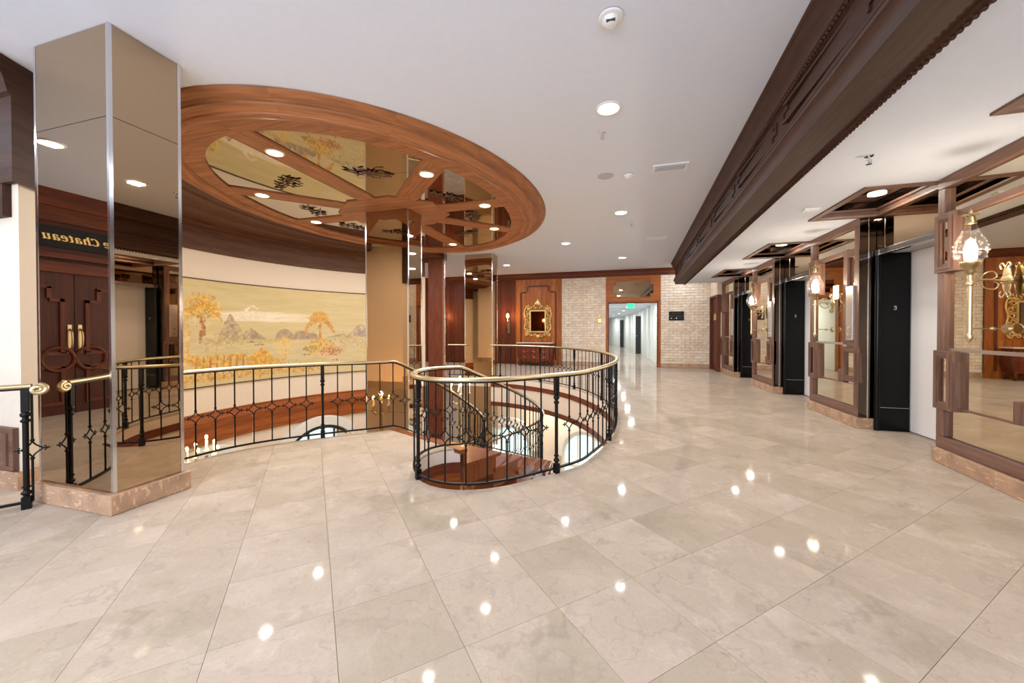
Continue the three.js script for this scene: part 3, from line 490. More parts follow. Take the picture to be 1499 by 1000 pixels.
// stair geometry (elliptical helix round the centre column)
const NST = 19, RISE = -LOW / NST, T0 = -37 * D, DT = 8.3 * D, SKEW = 11 * D;
const stE = (a, b, t) => ell(KX, KZ, a, b, t);
const out = t => stE(2.74, 3.38, t), inn = t => stE(1.42, 1.92, t - SKEW * Math.max(0, 1 - (t - T0) / (9 * DT)));
const stairY = t => -RISE * Math.max(0, (t - T0) / DT);
{
  const t = thing('right_balustrade', 'black wrought iron balustrade with brass rail curling round the oval well and down the stair', 'railing');
  t.name = 'oval_balustrade';
  const lvl = rightPath.map(p => [p[0], 0, p[1]]);
  const stairR1 = []; for (let i = 0; i <= 60; i++) { const tt = T0 + .5 * DT + i / 60 * DT * 17.5; const p = stE(2.6, 3.2, tt); stairR1.push([p[0], stairY(tt) + .0, p[1]]); }
  const all = [...stairR1.reverse(), ...lvl];
  const sc = new THREE.CatmullRomCurve3(all.map(p => V(...p)), false, 'centripetal').getSpacedPoints(260).map(v => [v.x, v.y, v.z]);
  // arc length at which the level part starts
  let L0 = 0; for (let i = 1; i < sc.length; i++) { if (sc[i][1] > -.004 && sc[i][2] > -4.2) break; L0 += Math.hypot(sc[i][0] - sc[i - 1][0], sc[i][2] - sc[i - 1][2]); }
  balustrade(t, sc, { posts: [L0 + 1.22, L0 + 2.62, L0 + 3.9, L0 + 5.2, L0 + 6.55, L0 + 7.95, L0 + 9.3, L0 + 10.65] });
}
{
  const t = thing('left_balustrade', 'black iron balustrade with brass rail before the mural, dipping down the stair', 'railing'); t.name = 'landing_balustrade';
  const lvl = leftPath.map(p => [p[0], 0, p[1]]);
  const st = []; for (let i = 3; i <= 60; i++) { const tt = T0 + i / 60 * DT * 17.5; const p = stE(1.52, 2.02, tt - SKEW * Math.max(0, 1 - (tt - T0) / (9 * DT))); st.push([p[0], stairY(tt), p[1]]); }
  const sc = new THREE.CatmullRomCurve3([...lvl, ...st].map(p => V(...p)), false, 'centripetal').getSpacedPoints(160).map(v => [v.x, v.y, v.z]);
  balustrade(t, sc, { posts: [1.56] });
}
{
  const t = thing('volute_balustrade', 'black iron balustrade ending in a brass volute beside the marble-based column', 'railing');
  const pts = smooth2([[-4.16, -1.70], [-4.26, -1.54], [-4.5, -1.25], [-4.9, -.95], [-5.5, -.8]], 24).map(p => [p[0], 0, p[1]]);
  balustrade(t, pts, { spacing: .19, posts: [.03, 1.05] });
  const v = []; for (let i = 0; i <= 26; i++) { const a = i / 26 * 3.3 * Math.PI, r = .045 * (1 - i / 30); v.push([-4.16 + .03 + r * .4 * Math.sin(a), RAIL - .03 + r * Math.cos(a) * .8, -1.70 - .02 - r * .9 * Math.sin(a)]); }
  mesh('volute', tube(v, .017, 60, 8), M.brass, t);
}
{
  const t = thing('far_balustrade', 'short black iron balustrade with brass rail between wooden pilaster and far mirrored column', 'railing');
  const pts = ellWall(95, 103.4, -.02, 1).reverse();
  balustrade(t, pts.length > 1 ? pts : [[-4.3, 0, -10], [-4.8, 0, -9.9]], { spacing: .16 });
}
// ───────────────────────── curved staircase
{
  const s = thing('curved_staircase', 'curved wooden staircase winding down the oval well', 'staircase');
  const N = 4;
  for (let i = 0; i < NST; i++) {
    const a = T0 + i * DT, b = a + DT, y = -(i + 1) * RISE, pos = [];
    const ring = (tA, tB, ro, ri) => { const o = [], n = []; for (let k = 0; k <= N; k++) { const t = tA + (tB - tA) * k / N; const p = out(t), q = inn(t); const ex = (p[0] - q[0]), ez = (p[1] - q[1]), l = Math.hypot(ex, ez); o.push([p[0] + ex / l * ro, p[1] + ez / l * ro]); n.push([q[0] - ex / l * ri, q[1] - ez / l * ri]); } return [...o, ...n.reverse()]; };
    const ext = (poly, y0, y1) => { const g = new THREE.ExtrudeGeometry(new THREE.Shape(poly.map(p => new THREE.Vector2(p[0], -p[1]))), { depth: y1 - y0, bevelEnabled: false }); g.rotateX(-Math.PI / 2); g.translate(0, y0, 0); return uvm(g, 0); };
    mesh('tread', ext(ring(a, b + .03, .03, .03), y - .04, y), M.woodStair, s);
    mesh('riser', ext(ring(a, a + .012, 0, 0), y, y + RISE - .04), M.woodStair, s);
    mesh('stringer_block', merge([ext(ring(a, b, 0, 0), y - .24, y - .04)]), M.woodStair, s);
  }
}
// fascia of the opening: cream with two wooden trims, nosing along the landing
{
  const st = stationsOf(rightPath.slice(0).map(p => [p[0], 0, p[1]]));
  const f = struct('trim_2', sweep(st, [[-.004, -.75], [.03, -.75], [.03, -.022], [-.004, -.022]]), M.creamLow, 'cream fascia of the oval floor opening');
  mesh('upper_trim', sweep(st, [[-.025, -.26], [0, -.26], [0, -.15], [-.015, -.15]]), M.woodFarDark, f);
  mesh('loop_panel', sweep(st.slice(0, 30), [[-.014, -.76], [0, -.76], [0, -.17], [-.014, -.17]]), M.woodBand, f);
  mesh('lower_trim', sweep(st, [[-.03, -.78], [.03, -.78], [.03, -.67], [-.03, -.67]]), M.woodFarDark, f);
  const sl = stationsOf(leftPath.map(p => [p[0], 0, p[1]]));
  struct('trim_3', sweep(sl, [[-.03, -.5], [.003, -.5], [.003, -.022], [-.03, -.022]]), M.creamLow, 'cream fascia of the landing edge');
  const e0 = leftPath[leftPath.length - 1], e1 = [-1.64, -3.82];
  struct('trim_4', sweep(stationsOf([[e0[0], 0, e0[1]], [e1[0], 0, e1[1]]]), [[-.05, -.04], [.05, -.04], [.05, .002], [-.05, .002]]), M.woodStair, 'wooden nosing at the head of the stair');
}
console.log('stairs done');

// ───────────────────────── lower storey
{
  struct('floor_lower', bx(-8.2, 2.2, LOW - .1, LOW, -11.6, -.4), M.lowFloor, 'pale stone floor of the storey below');
  const wst = ellStations(0, 360, 3, 4.75, 5.2, -3.0, -5.6);
  struct('wall_lower', sweep(wst, [[0, LOW], [.15, LOW], [.15, -.27], [0, -.27]]), M.creamLow, 'cream curved wall of the storey below');
  const arch = (cx, cz, y, r, ang, lab, pale) => {
    const FM = pale ? M.white : M.windowFrame;
    const t = thing('arched_window', lab, 'window', [cx, y, cz], ang, 'arched windows of the storey below');
    const sh = new THREE.Shape(); sh.moveTo(-r, -1.2); sh.lineTo(r, -1.2); sh.lineTo(r, 0); sh.absarc(0, 0, r, 0, Math.PI, false); sh.lineTo(-r, -1.2);
    const inr = new THREE.Path(); const q = r - .09; inr.moveTo(-q, -1.15); inr.lineTo(-q, 0); inr.absarc(0, 0, q, Math.PI, 0, true); inr.lineTo(q, -1.15); inr.lineTo(-q, -1.15); const fs = sh.clone(); fs.holes.push(inr);
    mesh('frame', new THREE.ExtrudeGeometry(fs, { depth: .08, bevelEnabled: false, curveSegments: 20 }), FM, t);
    const ps = new THREE.Shape(); ps.moveTo(-q, -1.15); ps.lineTo(q, -1.15); ps.lineTo(q, 0); ps.absarc(0, 0, q, 0, Math.PI, false); ps.lineTo(-q, -1.15);
    const pg = new THREE.ExtrudeGeometry(ps, { depth: .02, bevelEnabled: false, curveSegments: 20 }); pg.translate(0, 0, .02); mesh('pane', pg, M.pane, t);
    for (const x of [-.33 * r, .33 * r]) mesh('muntin', bx(x - .02, x + .02, -1.15, Math.sqrt(q * q - x * x) , .03, .07), FM, t);
    mesh('transom', bx(-q, q, -.22, -.14, .03, .08), FM, t);
    const pl = new THREE.Shape(); pl.absarc(0, 0, r + .2, 0, Math.PI, false); pl.absarc(0, 0, r + .005, Math.PI, 0, true); mesh('plaster_arch', new THREE.ExtrudeGeometry(pl, { depth: .1, bevelEnabled: true, bevelSize: .02, bevelThickness: .02, bevelSegments: 2, curveSegments: 20 }), M.white, t);
    lightRect(1.2 * r, 1.0, cx + Math.sin(ang) * .12, y - .4, cz + Math.cos(ang) * .12, 3.2, 0xdff2ff, [Math.sin(ang), 0, Math.cos(ang)]);
  };
  const place = (tdeg, y, r, lab, pale) => { const p = ell(-3.0, -5.6, 4.62, 5.07, tdeg * D); arch(p[0], p[1], y, r, Math.atan2(-Math.cos(tdeg * D) / 4.62, Math.sin(tdeg * D) / 5.07), lab, pale); };
  place(155, -1.98, .95, 'arched window under the wooden band, below the middle of the mural');
  place(183, -1.98, .85, 'arched window under the wooden band, below the left of the mural');
  place(62, -2.15, .8, 'arched window in the wall below, seen through the oval railing', true); place(36, -2.15, .8, 'arched window in the wall below, beyond the curved stair', true); place(92, -2.15, .7, 'arched window in the wall below, behind the mirrored columns', true);
  // lamps added to brighten the storey below
  for (const [x, z, lab] of [[.75, -5.6, 'the windows beyond the stair'], [.1, -8.3, 'the far side of the oval well'], [-1.9, -10.15, 'the far mirrored column'], [-.35, -2.55, 'the curling end of the railing']]) {
    const t = thing('lower_fill_light', 'added fill light of the storey below, near ' + lab, 'ceiling light', [x, -.265, z], 0, 'added fill lights of the storey below');
    mesh('trim_ring', lathe([[.2, -.02], [.23, -.02], [.235, 0], [.2, 0]], 24), M.plastic, t); mesh('diffuser', cyl(.2, .2, .012, 0, -.016, 0, 24), M.glowWarm, t);
    lightRect(.28, .28, x, -.29, z, 110, 0xfff0dc);
  }
  // candelabra
  const cand = (x, z, top, lab) => {
    const t = thing('candelabrum', lab, 'candelabrum', [x, LOW, z], 0, 'tall candelabra in the storey below'); const h = top - LOW;
    mesh('stem', lathe([[0, 0], [.24, 0], [.25, .03], [.1, .09], [.05, .2], [.035, .5], [.05, .55], [.03, .62], [.025, h - .9], [.05, h - .8], [.03, h - .7], [.022, h - .42], [.04, h - .36], [.02, h - .28], [.02, h - .2]].map(p => p), 14), M.oldBrass, t);
    for (let k = 0; k < 6; k++) { const a = k * Math.PI / 3, r = k === 5 ? 0 : .2, y = h - .25 + (k === 5 ? .12 : 0), cx = Math.cos(a) * r, cz = Math.sin(a) * r;
      if (r) mesh('arm', tube([[0, h - .42, 0], [cx * .5, h - .46, cz * .5], [cx, h - .38, cz], [cx, y, cz]], .01, 14, 6), M.oldBrass, t);
      const c = mesh('candle', merge([cyl(.03, .03, .01, cx, y, cz, 10), cyl(.014, .013, .15, cx, y + .01, cz, 10)]), M.candle, t); const f = new THREE.SphereGeometry(.016, 8, 8); f.scale(1, 1.7, 1); f.translate(cx, y + .185, cz); mesh('flame_bulb', f, M.flame, c); }
    lightPoint(0, h + .02, 0, 3, 0xffc983, t, 2);
  };
  cand(-5.35, -3.75, -.18, 'tall brass candelabrum with lit candles below the mural beside the railing'); cand(-3.05, -6.9, .32, 'tall brass candelabrum with lit candles in the middle of the stair well');
}

// ───────────────────────── lifts: mirrored panels, lamps, doors
function liftPanel(z0, label, withCard, turn = 0) {
  const L = PL, t = thing('mirrored_lift_panel', label, 'wall panel', [XPAN, 0, z0], turn, 'mirrored panels between the lifts'); // local: z along the panel (0 far .. L near), face looks to -x
  const F = (name, x0, x1, a, b, y0, y1, mat, r) => mesh(name, r ? rb(x0, x1, y0, y1, a, b, r) : bx(x0, x1, y0, y1, a, b), mat, t);
  F('panel_core', .03, .17, .01, L - .01, .14, SOFF - .002, M.backing);
  // outer wooden frame
  F('frame_rail', -.02, .03, 0, L, SOFF - .11, SOFF - .002, M.woodLift, .008); F('frame_rail', -.02, .03, 0, L, .145, .26, M.woodLift, .008);
  F('frame_stile', -.02, .03, 0, .1, .26, SOFF - .11, M.woodLift, .008); F('frame_stile', -.02, .03, L - .12, L, .26, SOFF - .11, M.woodLift, .008);
  F('panel_base', -.05, .17, -.006, L, 0, .145, M.base, .008);
  // mirrors
  const mir = (a, b, y0, y1, x = .02) => F('mirror_panel', x, x + .01, a + .002, b - .002, y0 + .003, y1 - .003, M.liftMirror);
  mir(.1, L - .12, 2.41, SOFF - .11); mir(.1, .98, 1.12, 2.37); mir(.98, L - .12, 1.9, 2.37); mir(.1, .98, .56, 1.1); mir(.98, L - .12, .56, 1.1); mir(.1, L - .12, .26, .56);
  F('mirror_bevel', .008, .02, .1, .98, 1.092, 1.124, M.silver); F('mirror_bevel', .008, .02, .1, .84, .552, .568, M.woodLift);
  // wooden fretwork
  F('fret_bar', -.015, .02, .26, 1.02, 2.36, 2.42, M.woodLift, .006); F('fret_bar', -.02, .02, .97, 1.07, 1.1, 2.42, M.woodLift, .008); F('fret_bar', -.015, .02, 1.07, L - .12, 2.3, 2.4, M.woodLift, .006); F('fret_bar', -.02, .02, 1.07, L - .12, 1.07, 1.16, M.woodLift, .006); F('fret_bar', -.015, .02, .84, .98, .56, .74, M.woodLift, .006);
  // small square frames with their own mirror
  const box = (a, b, y0, y1, w) => { const g = frameGeo(-.04, .02, y0, y1, a, b, w, 'x'); const f = mesh('square_frame', g, M.woodLift, t); mesh('square_frame_lip', frameGeo(-.05, -.038, y0 + w * .35, y1 - w * .35, a + w * .35, b - w * .35, w * .35, 'x'), M.woodLift, f); mesh('square_mirror', bx(-.02, -.01, y0 + w, y1 - w, a + w, b - w), M.liftMirror, f); };
  box(-.005, .245, 1.86, 2.42, .075); box(-.005, .245, .53, 1.1, .075); box(1.0, L + .004, .6, 1.07, .08);
  // lift call plate
  const cp = F('call_plate', -.045, .02, 1.09, 1.25, 1.16, 1.9, M.silver, .006); for (const y of [1.24, 1.34]) { const b = mesh('call_button', cyl(.022, .022, .012, 0, 0, 0, 14).rotateZ(Math.PI / 2), M.chrome, cp); b.position.set(-.043, y, 1.17); }
  // side return towards the lift
  mesh('return_mirror', bx(-.02, .17, .145, SOFF - .002, L - .006, L + .004), M.darkMirror, t); mesh('return_edge', bx(.07, .08, .145, SOFF - .002, L + .004, L + .008), M.chrome, t);
  if (withCard) { const c = thing('notice_card', 'small white notice card standing on the lift panel beside its gas lamp', 'card', [XPAN - .07, 1.74, z0 + .9], 0); mesh('card', rb(-.004, .004, 0, .2, -.07, .07, .002), M.paper, c); mesh('card_holder', rb(0, .048, .02, .05, -.02, .02, .004), M.silver, c); mesh('card_arrow', merge([bx(-.006, -.004, .06, .14, -.008, .008)]), M.plasticGrey, c); }
}
liftPanel(panelZ[0], 'large mirrored lift panel with wooden fretwork, farthest from the brick wall', false, -.066); liftPanel(panelZ[1], 'mirrored lift panel with wooden fretwork and a white notice card', true); liftPanel(panelZ[2], 'mirrored lift panel with fretwork, second from the brick wall'); liftPanel(panelZ[3], 'narrow-looking mirrored lift panel beside the wooden door and brick wall');
// gas-style wall lamps
function gasLamp(z, label, turn = 0) {
  const t = thing('gas_wall_lamp', label, 'wall lamp', [XPAN - .24 + turn * .7, 1.24, z], turn, 'gas style lamps on the lift panels');
  mesh('rod', merge([cyl(.016, .016, .52, 0, .03, 0, 12), lathe([[0, -.05], [.012, -.03], [.024, 0], [.016, .03]], 12), lathe([[.016, .42], [.026, .44], [.016, .46]], 12)]), M.brass, t);
  mesh('gallery', lathe([[.012, .5], [.02, .52], [.035, .54], [.03, .56], [.055, .585], [.062, .61], [.06, .62], [.0, .62]], 18), M.oldBrass, t);
  const gl = new THREE.LatheGeometry([[.06, .612], [.082, .645], [.097, .695], [.097, .745], [.082, .80], [.058, .85], [.04, .89], [.032, .93]].map(p => new THREE.Vector2(...p)), 28); mesh('glass_shade', gl, M.glass, t);
  { const l = [], r = rng(Math.round(-z * 100)); for (let i = 0; i < 110; i++) { const v = .64 + r() * .24, a = r() * 6.283; const rad = v < .75 ? .097 - (Math.abs(.72 - v) > .05 ? .01 : .001) : .097 - (v - .75) * .42; const s = new THREE.SphereGeometry(.004 + r() * .0045, 5, 4); s.translate(rad * Math.cos(a), v, rad * Math.sin(a)); l.push(s); } const m = mesh('crackle_beads', merge(l), M.glass, t); m.userData.kind = 'stuff'; }
  mesh('top_collar', merge([lathe([[.03, .925], [.036, .93], [.032, .95], [.026, .97], [.026, 1.01], [.0, 1.015]], 16), bx(-.05, .05, .995, 1.01, -.012, .012), bx(-.012, .012, .995, 1.01, -.05, .05), lathe([[.012, 1.01], [.016, 1.03], [.006, 1.045], [0, 1.06]], 10)]), M.oldBrass, t);
  const b = new THREE.SphereGeometry(.026, 12, 10); b.scale(1, 2.1, 1); b.translate(0, .7, 0); mesh('bulb', b, M.bulb, t); mesh('bulb_socket', cyl(.014, .014, .05, 0, .615, 0, 10), M.candle, t);
  // wall plates and arms
  mesh('upper_arm', merge([tube([[0, .46, 0], [.1, .47, 0], [.21, .45, 0]], .008, 12, 6), tube([[.05, .46, 0], [.09, .52, 0], [.14, .53, 0], [.16, .49, 0], [.13, .47, 0]], .006, 18, 5), tube([[.05, .46, 0], [.09, .40, 0], [.15, .39, 0], [.17, .43, 0], [.14, .45, 0]], .006, 18, 5)]), M.oldBrass, t);
  mesh('lower_arm', merge([tube([[0, .07, 0], [.14, .07, 0], [.21, .07, 0]], .006, 8, 6), lathe([[.006, -.02], [.016, -.01], [.016, .01], [.006, .02]], 8).rotateZ(Math.PI / 2).translate(.14, .07, 0)]), M.oldBrass, t);
  mesh('wall_plate', merge([new THREE.SphereGeometry(1, 14, 12).scale(.014, .13, .042).translate(.22, .46, 0), new THREE.SphereGeometry(1, 12, 8).scale(.018, .05, .058).translate(.22, .46, 0), tube([[.215, .56, 0], [.21, .6, .03], [.21, .58, .05], [.21, .55, .035]], .007, 12, 5), tube([[.215, .56, 0], [.21, .6, -.03], [.21, .58, -.05], [.21, .55, -.035]], .007, 12, 5), tube([[.215, .36, 0], [.21, .32, .03], [.21, .34, .05], [.21, .37, .035]], .007, 12, 5), tube([[.215, .36, 0], [.21, .32, -.03], [.21, .34, -.05], [.21, .37, -.035]], .007, 12, 5)]), M.oldBrass, t);
  mesh('lower_plate', cyl(.042, .036, .016, 0, 0, 0, 8).rotateZ(Math.PI / 2).translate(.224, .07, 0), M.oldBrass, t);
  lightPoint(0, .7, 0, 1.1, 0xfff0da, t, 3);
}
gasLamp(panelZ[0] + .76, 'brass gas-style lamp with pear glass on the largest lift panel', -.066); gasLamp(panelZ[1] + .7, 'brass gas-style lamp with pear glass on the panel with the notice card'); gasLamp(panelZ[2] + .7, 'brass gas-style lamp with pear glass on the panel second from the brick wall');
const font = await new FontLoader().loadAsync('fonts/droid/droid_sans_regular.typeface.json');
const fontI = await new FontLoader().loadAsync('fonts/droid/droid_serif_bold.typeface.json');
recess.forEach(([a, b], i) => {
  const lab = ['lift doorway beyond the largest mirrored panel', 'lift doorway with black jambs and white doors between the two largest panels', 'lift doorway with black jambs next to the panel with the notice card', 'lift doorway with black jambs nearest the brick wall'][i];
  const t = thing('lift_doorway', lab, 'lift', [3.2, 0, (a + b) / 2], 0, 'lift doorways'); const h = (b - a) / 2 - .014, HY = 2.29;
  mesh('jamb', rb(0, .33, 0, HY, -h, -h + .05, .012), M.black, t); mesh('jamb', rb(0, .33, 0, HY, h - .05, h, .012), M.black, t);
  mesh('jamb_bullnose', cyl(.03, .03, HY - .02, -.005, .0, -h + .035, 14), M.black, t); mesh('jamb_bullnose', cyl(.03, .03, HY - .02, -.005, .0, h - .035, 14), M.black, t);
  mesh('jamb_seam', bx(.01, .325, .3, .304, -h + .05, -h + .0515), M.plasticGrey, t);
  mesh('header', bx(.0, .34, HY, HY + .05, -h, h), M.plasticGrey, t); mesh('header_strip', rb(-.03, .03, HY - .03, HY + .05, -h, h, .01), M.chrome, t);
  mesh('over_mirror', bx(0, .02, HY + .05, SOFF - .002, -h, h), M.bronzeMirror, t); mesh('over_backing', bx(.02, .4, HY + .05, SOFF - .002, -h, h), M.backing, t);
  for (const s of [-1, 1]) { const d = mesh('lift_door', rb(.34, .38, .012, HY, Math.min(0, s * h) + .003, Math.max(0, s * h) - .003, .006), M.doorWhite, t); }
  mesh('door_gap', bx(.345, .39, 0, HY, -.012, .012), M.black, t); mesh('sill', bx(.3, .4, 0, .006, -h, h), M.silver, t);
  const n = new TextGeometry('3', { font, size: .05, depth: .002, curveSegments: 4 }); n.computeBoundingBox(); n.translate(-.02, 0, 0); const num = mesh('floor_number', n, M.plasticGrey, t); num.position.set(.17, 1.56, -h + .051); num.userData.label = 'grey figure 3 on the black jamb';
});
console.log('lifts done');

// ───────────────────────── things on the far wall
function scroll(x, y, r, dir, turns = 1.4, th = .016) { const p = []; for (let i = 0; i <= 18; i++) { const a = dir * i / 18 * turns * 2 * Math.PI, q = r * (1 - i / 24); p.push([x + q * Math.cos(a), y + q * Math.sin(a), .012 * Math.sin(i)]); } return tube(p, th, 26, 5); }
{
  const z = ZFAR + .1, t = thing('gilt_mirror', 'ornate gilt baroque mirror with crest on the wooden panel above the chest', 'mirror', [-3.03, 1.66, z]);
  mesh('mirror_glass', bx(-.28, .28, -.39, .37, -.02, -.01), M.glassDark, t);
  mesh('inner_frame', frameGeo(-.32, .32, -.43, .41, -.025, .02, .045), M.gold, t);
  const l = [], r = rng(91);
  for (const s of [-1, 1]) { for (let i = 0; i < 7; i++) { const y = -.48 + i * .165; l.push(scroll(s * (.41 + .03 * Math.sin(i * 2.1)), y, .075, s * (i % 2 ? 1 : -1), 1.3)); l.push(scroll(s * (.36), y + .08, .04, -s, 1.1, .013)); } l.push(tube([[s * .33, -.46, 0], [s * .5, -.3, .01], [s * .47, 0, 0], [s * .52, .25, .01], [s * .46, .48, 0], [s * .3, .46, 0]], .022, 40, 6)); }
  mesh('side_carving', merge(l), M.gold, t);
  const c = []; for (const s of [-1, 1]) { c.push(scroll(s * .12, .52, .07, s, 1.4)); c.push(scroll(s * .27, .49, .06, -s, 1.3)); c.push(scroll(s * .07, .66, .05, -s, 1.2)); c.push(tube([[s * .2, .55, 0], [s * .1, .62, .01], [s * .05, .74, 0], [0, .82, 0]], .018, 16, 5)); }
  const sh = new THREE.SphereGeometry(.075, 12, 8); sh.scale(1, 1.25, .4); sh.translate(0, .68, 0); c.push(sh); mesh('crest', merge(c), M.gold, t);
  const d = []; for (const s of [-1, 1]) { d.push(scroll(s * .12, -.54, .065, -s, 1.3)); d.push(scroll(s * .28, -.52, .06, s, 1.3)); d.push(scroll(s * .42, -.53, .06, -s, 1.3)); } const s2 = new THREE.SphereGeometry(.08, 12, 8); s2.scale(1, .8, .4); s2.translate(0, -.58, 0); d.push(s2); mesh('bottom_carving', merge(d), M.gold, t);
}
{
  const t = thing('chest_of_drawers', 'red-brown bombe chest of drawers with pale marble top under the gilt mirror', 'chest', [-3.05, 0, ZFAR + .36]);
  mesh('marble_top', rb(-.68, .68, .82, .855, -.24, .27, .012), M.chestTop, t);
  const sh = new THREE.Shape(); sh.moveTo(-.6, .2); sh.bezierCurveTo(-.66, .4, -.68, .6, -.61, .82); sh.lineTo(.61, .82); sh.bezierCurveTo(.68, .6, .66, .4, .6, .2); sh.bezierCurveTo(.4, .22, .2, .12, 0, .13); sh.bezierCurveTo(-.2, .12, -.4, .22, -.6, .2);
  const g = new THREE.ExtrudeGeometry(sh, { depth: .4, bevelEnabled: true, bevelSize: .015, bevelThickness: .02, bevelSegments: 2 }); g.translate(0, 0, -.2); mesh('body', uvm(g, 0), M.woodFarDark, t);
  for (let i = 0; i < 3; i++) for (let j = 0; j < 3; j++) { const d = mesh('drawer', rb(-.54 + j * .365, -.19 + j * .365, .25 + i * .19, .42 + i * .19, .2, .235, .01), M.chestRed, t); mesh('drawer_pull', tube([[-.42 + j * .365, .34 + i * .19, .235], [-.365 + j * .365, .315 + i * .19, .26], [-.31 + j * .365, .34 + i * .19, .235]], .006, 8, 5), M.gold, d); }
  for (const sx of [-1, 1]) for (const zz of [-.16, .18]) mesh('leg', tube([[sx * .56, .24, zz], [sx * .6, .12, zz + .02], [sx * .57, .04, zz], [sx * .6, .012, zz + .02]], .03, 12, 7), M.woodFarDark, t);
}
for (const [x, lab] of [[-4.2, 'lit candle sconce on dark wood boards beside the gilt mirror panel'], [-6.92, 'lit candle sconce on dark wood boards beyond the wooden pilaster']]) {
  const t = thing('wall_sconce', lab, 'wall lamp', [x, 1.5, ZFAR + .03], 0, 'candle sconces on the far wall');
  mesh('back_plate', rb(-.04, .04, -.3, .22, -.03, 0, .01), M.oldBrass, t); mesh('arm', tube([[0, -.1, 0], [0, -.16, .08], [0, -.08, .13], [0, .12, .13]], .012, 16, 6), M.oldBrass, t); mesh('drip_pan', lathe([[0, .12], [.05, .13], [.055, .15], [.02, .15]], 14).translate(0, 0, .13), M.oldBrass, t);
  mesh('candle', cyl(.016, .016, .14, 0, .14, .13, 10), M.candle, t); const f = lathe([[.012, .27], [.05, .30], [.06, .36], [.045, .43], [.03, .46]], 16); f.translate(0, 0, .13); mesh('shade', f, M.shadeGlow, t);
  lightPoint(0, .37, .22, 1.0, 0xffb878, t, 3);
}
{
  const s = thing('directory_sign', 'small black directory sign with three lines on the brick wall', 'sign', [1.85, 1.8, ZFAR + .03]);
  mesh('sign_board', rb(-.24, .24, -.155, .155, -.02, 0, .004), M.signBlack, s);
  const l = []; const B = (a, b, y, h = .022) => l.push(bx(a, b, y - h / 2, y + h / 2, 0, .003)); B(-.14, -.03, .09); B(.02, .13, .09); B(-.21, -.06, -.005); B(-.01, .21, -.005); B(-.12, .2, -.085, .016); mesh('faint_lettering', merge(l), M.signMark, s);
  const tri = (x, y, w, h) => { const q = new THREE.Shape([new THREE.Vector2(x - w, y), new THREE.Vector2(x + w, y), new THREE.Vector2(x, y + h)]); return new THREE.ExtrudeGeometry(q, { depth: .004, bevelEnabled: false }); };
  mesh('arrow_mark', tri(-.165, -.1, .02, .045), M.signWhite, s); mesh('figure_mark', tri(0, -.1, .018, .07), M.signWhite, s);
  const a = thing('gold_wall_ornament', 'small gold leaf-shaped ornament on the brick wall beside the wooden portal', 'ornament', [-.74, 1.7, ZFAR + .03]);
  mesh('plate', rb(-.07, .07, -.12, .08, -.02, 0, .01), M.gold, a); mesh('crest', merge([new THREE.SphereGeometry(.05, 10, 8).scale(1, 1.2, .4).translate(0, .1, 0), scroll(-.05, .03, .03, 1, 1.2, .008), scroll(.05, .03, .03, -1, 1.2, .008)]), M.gold, a);
}
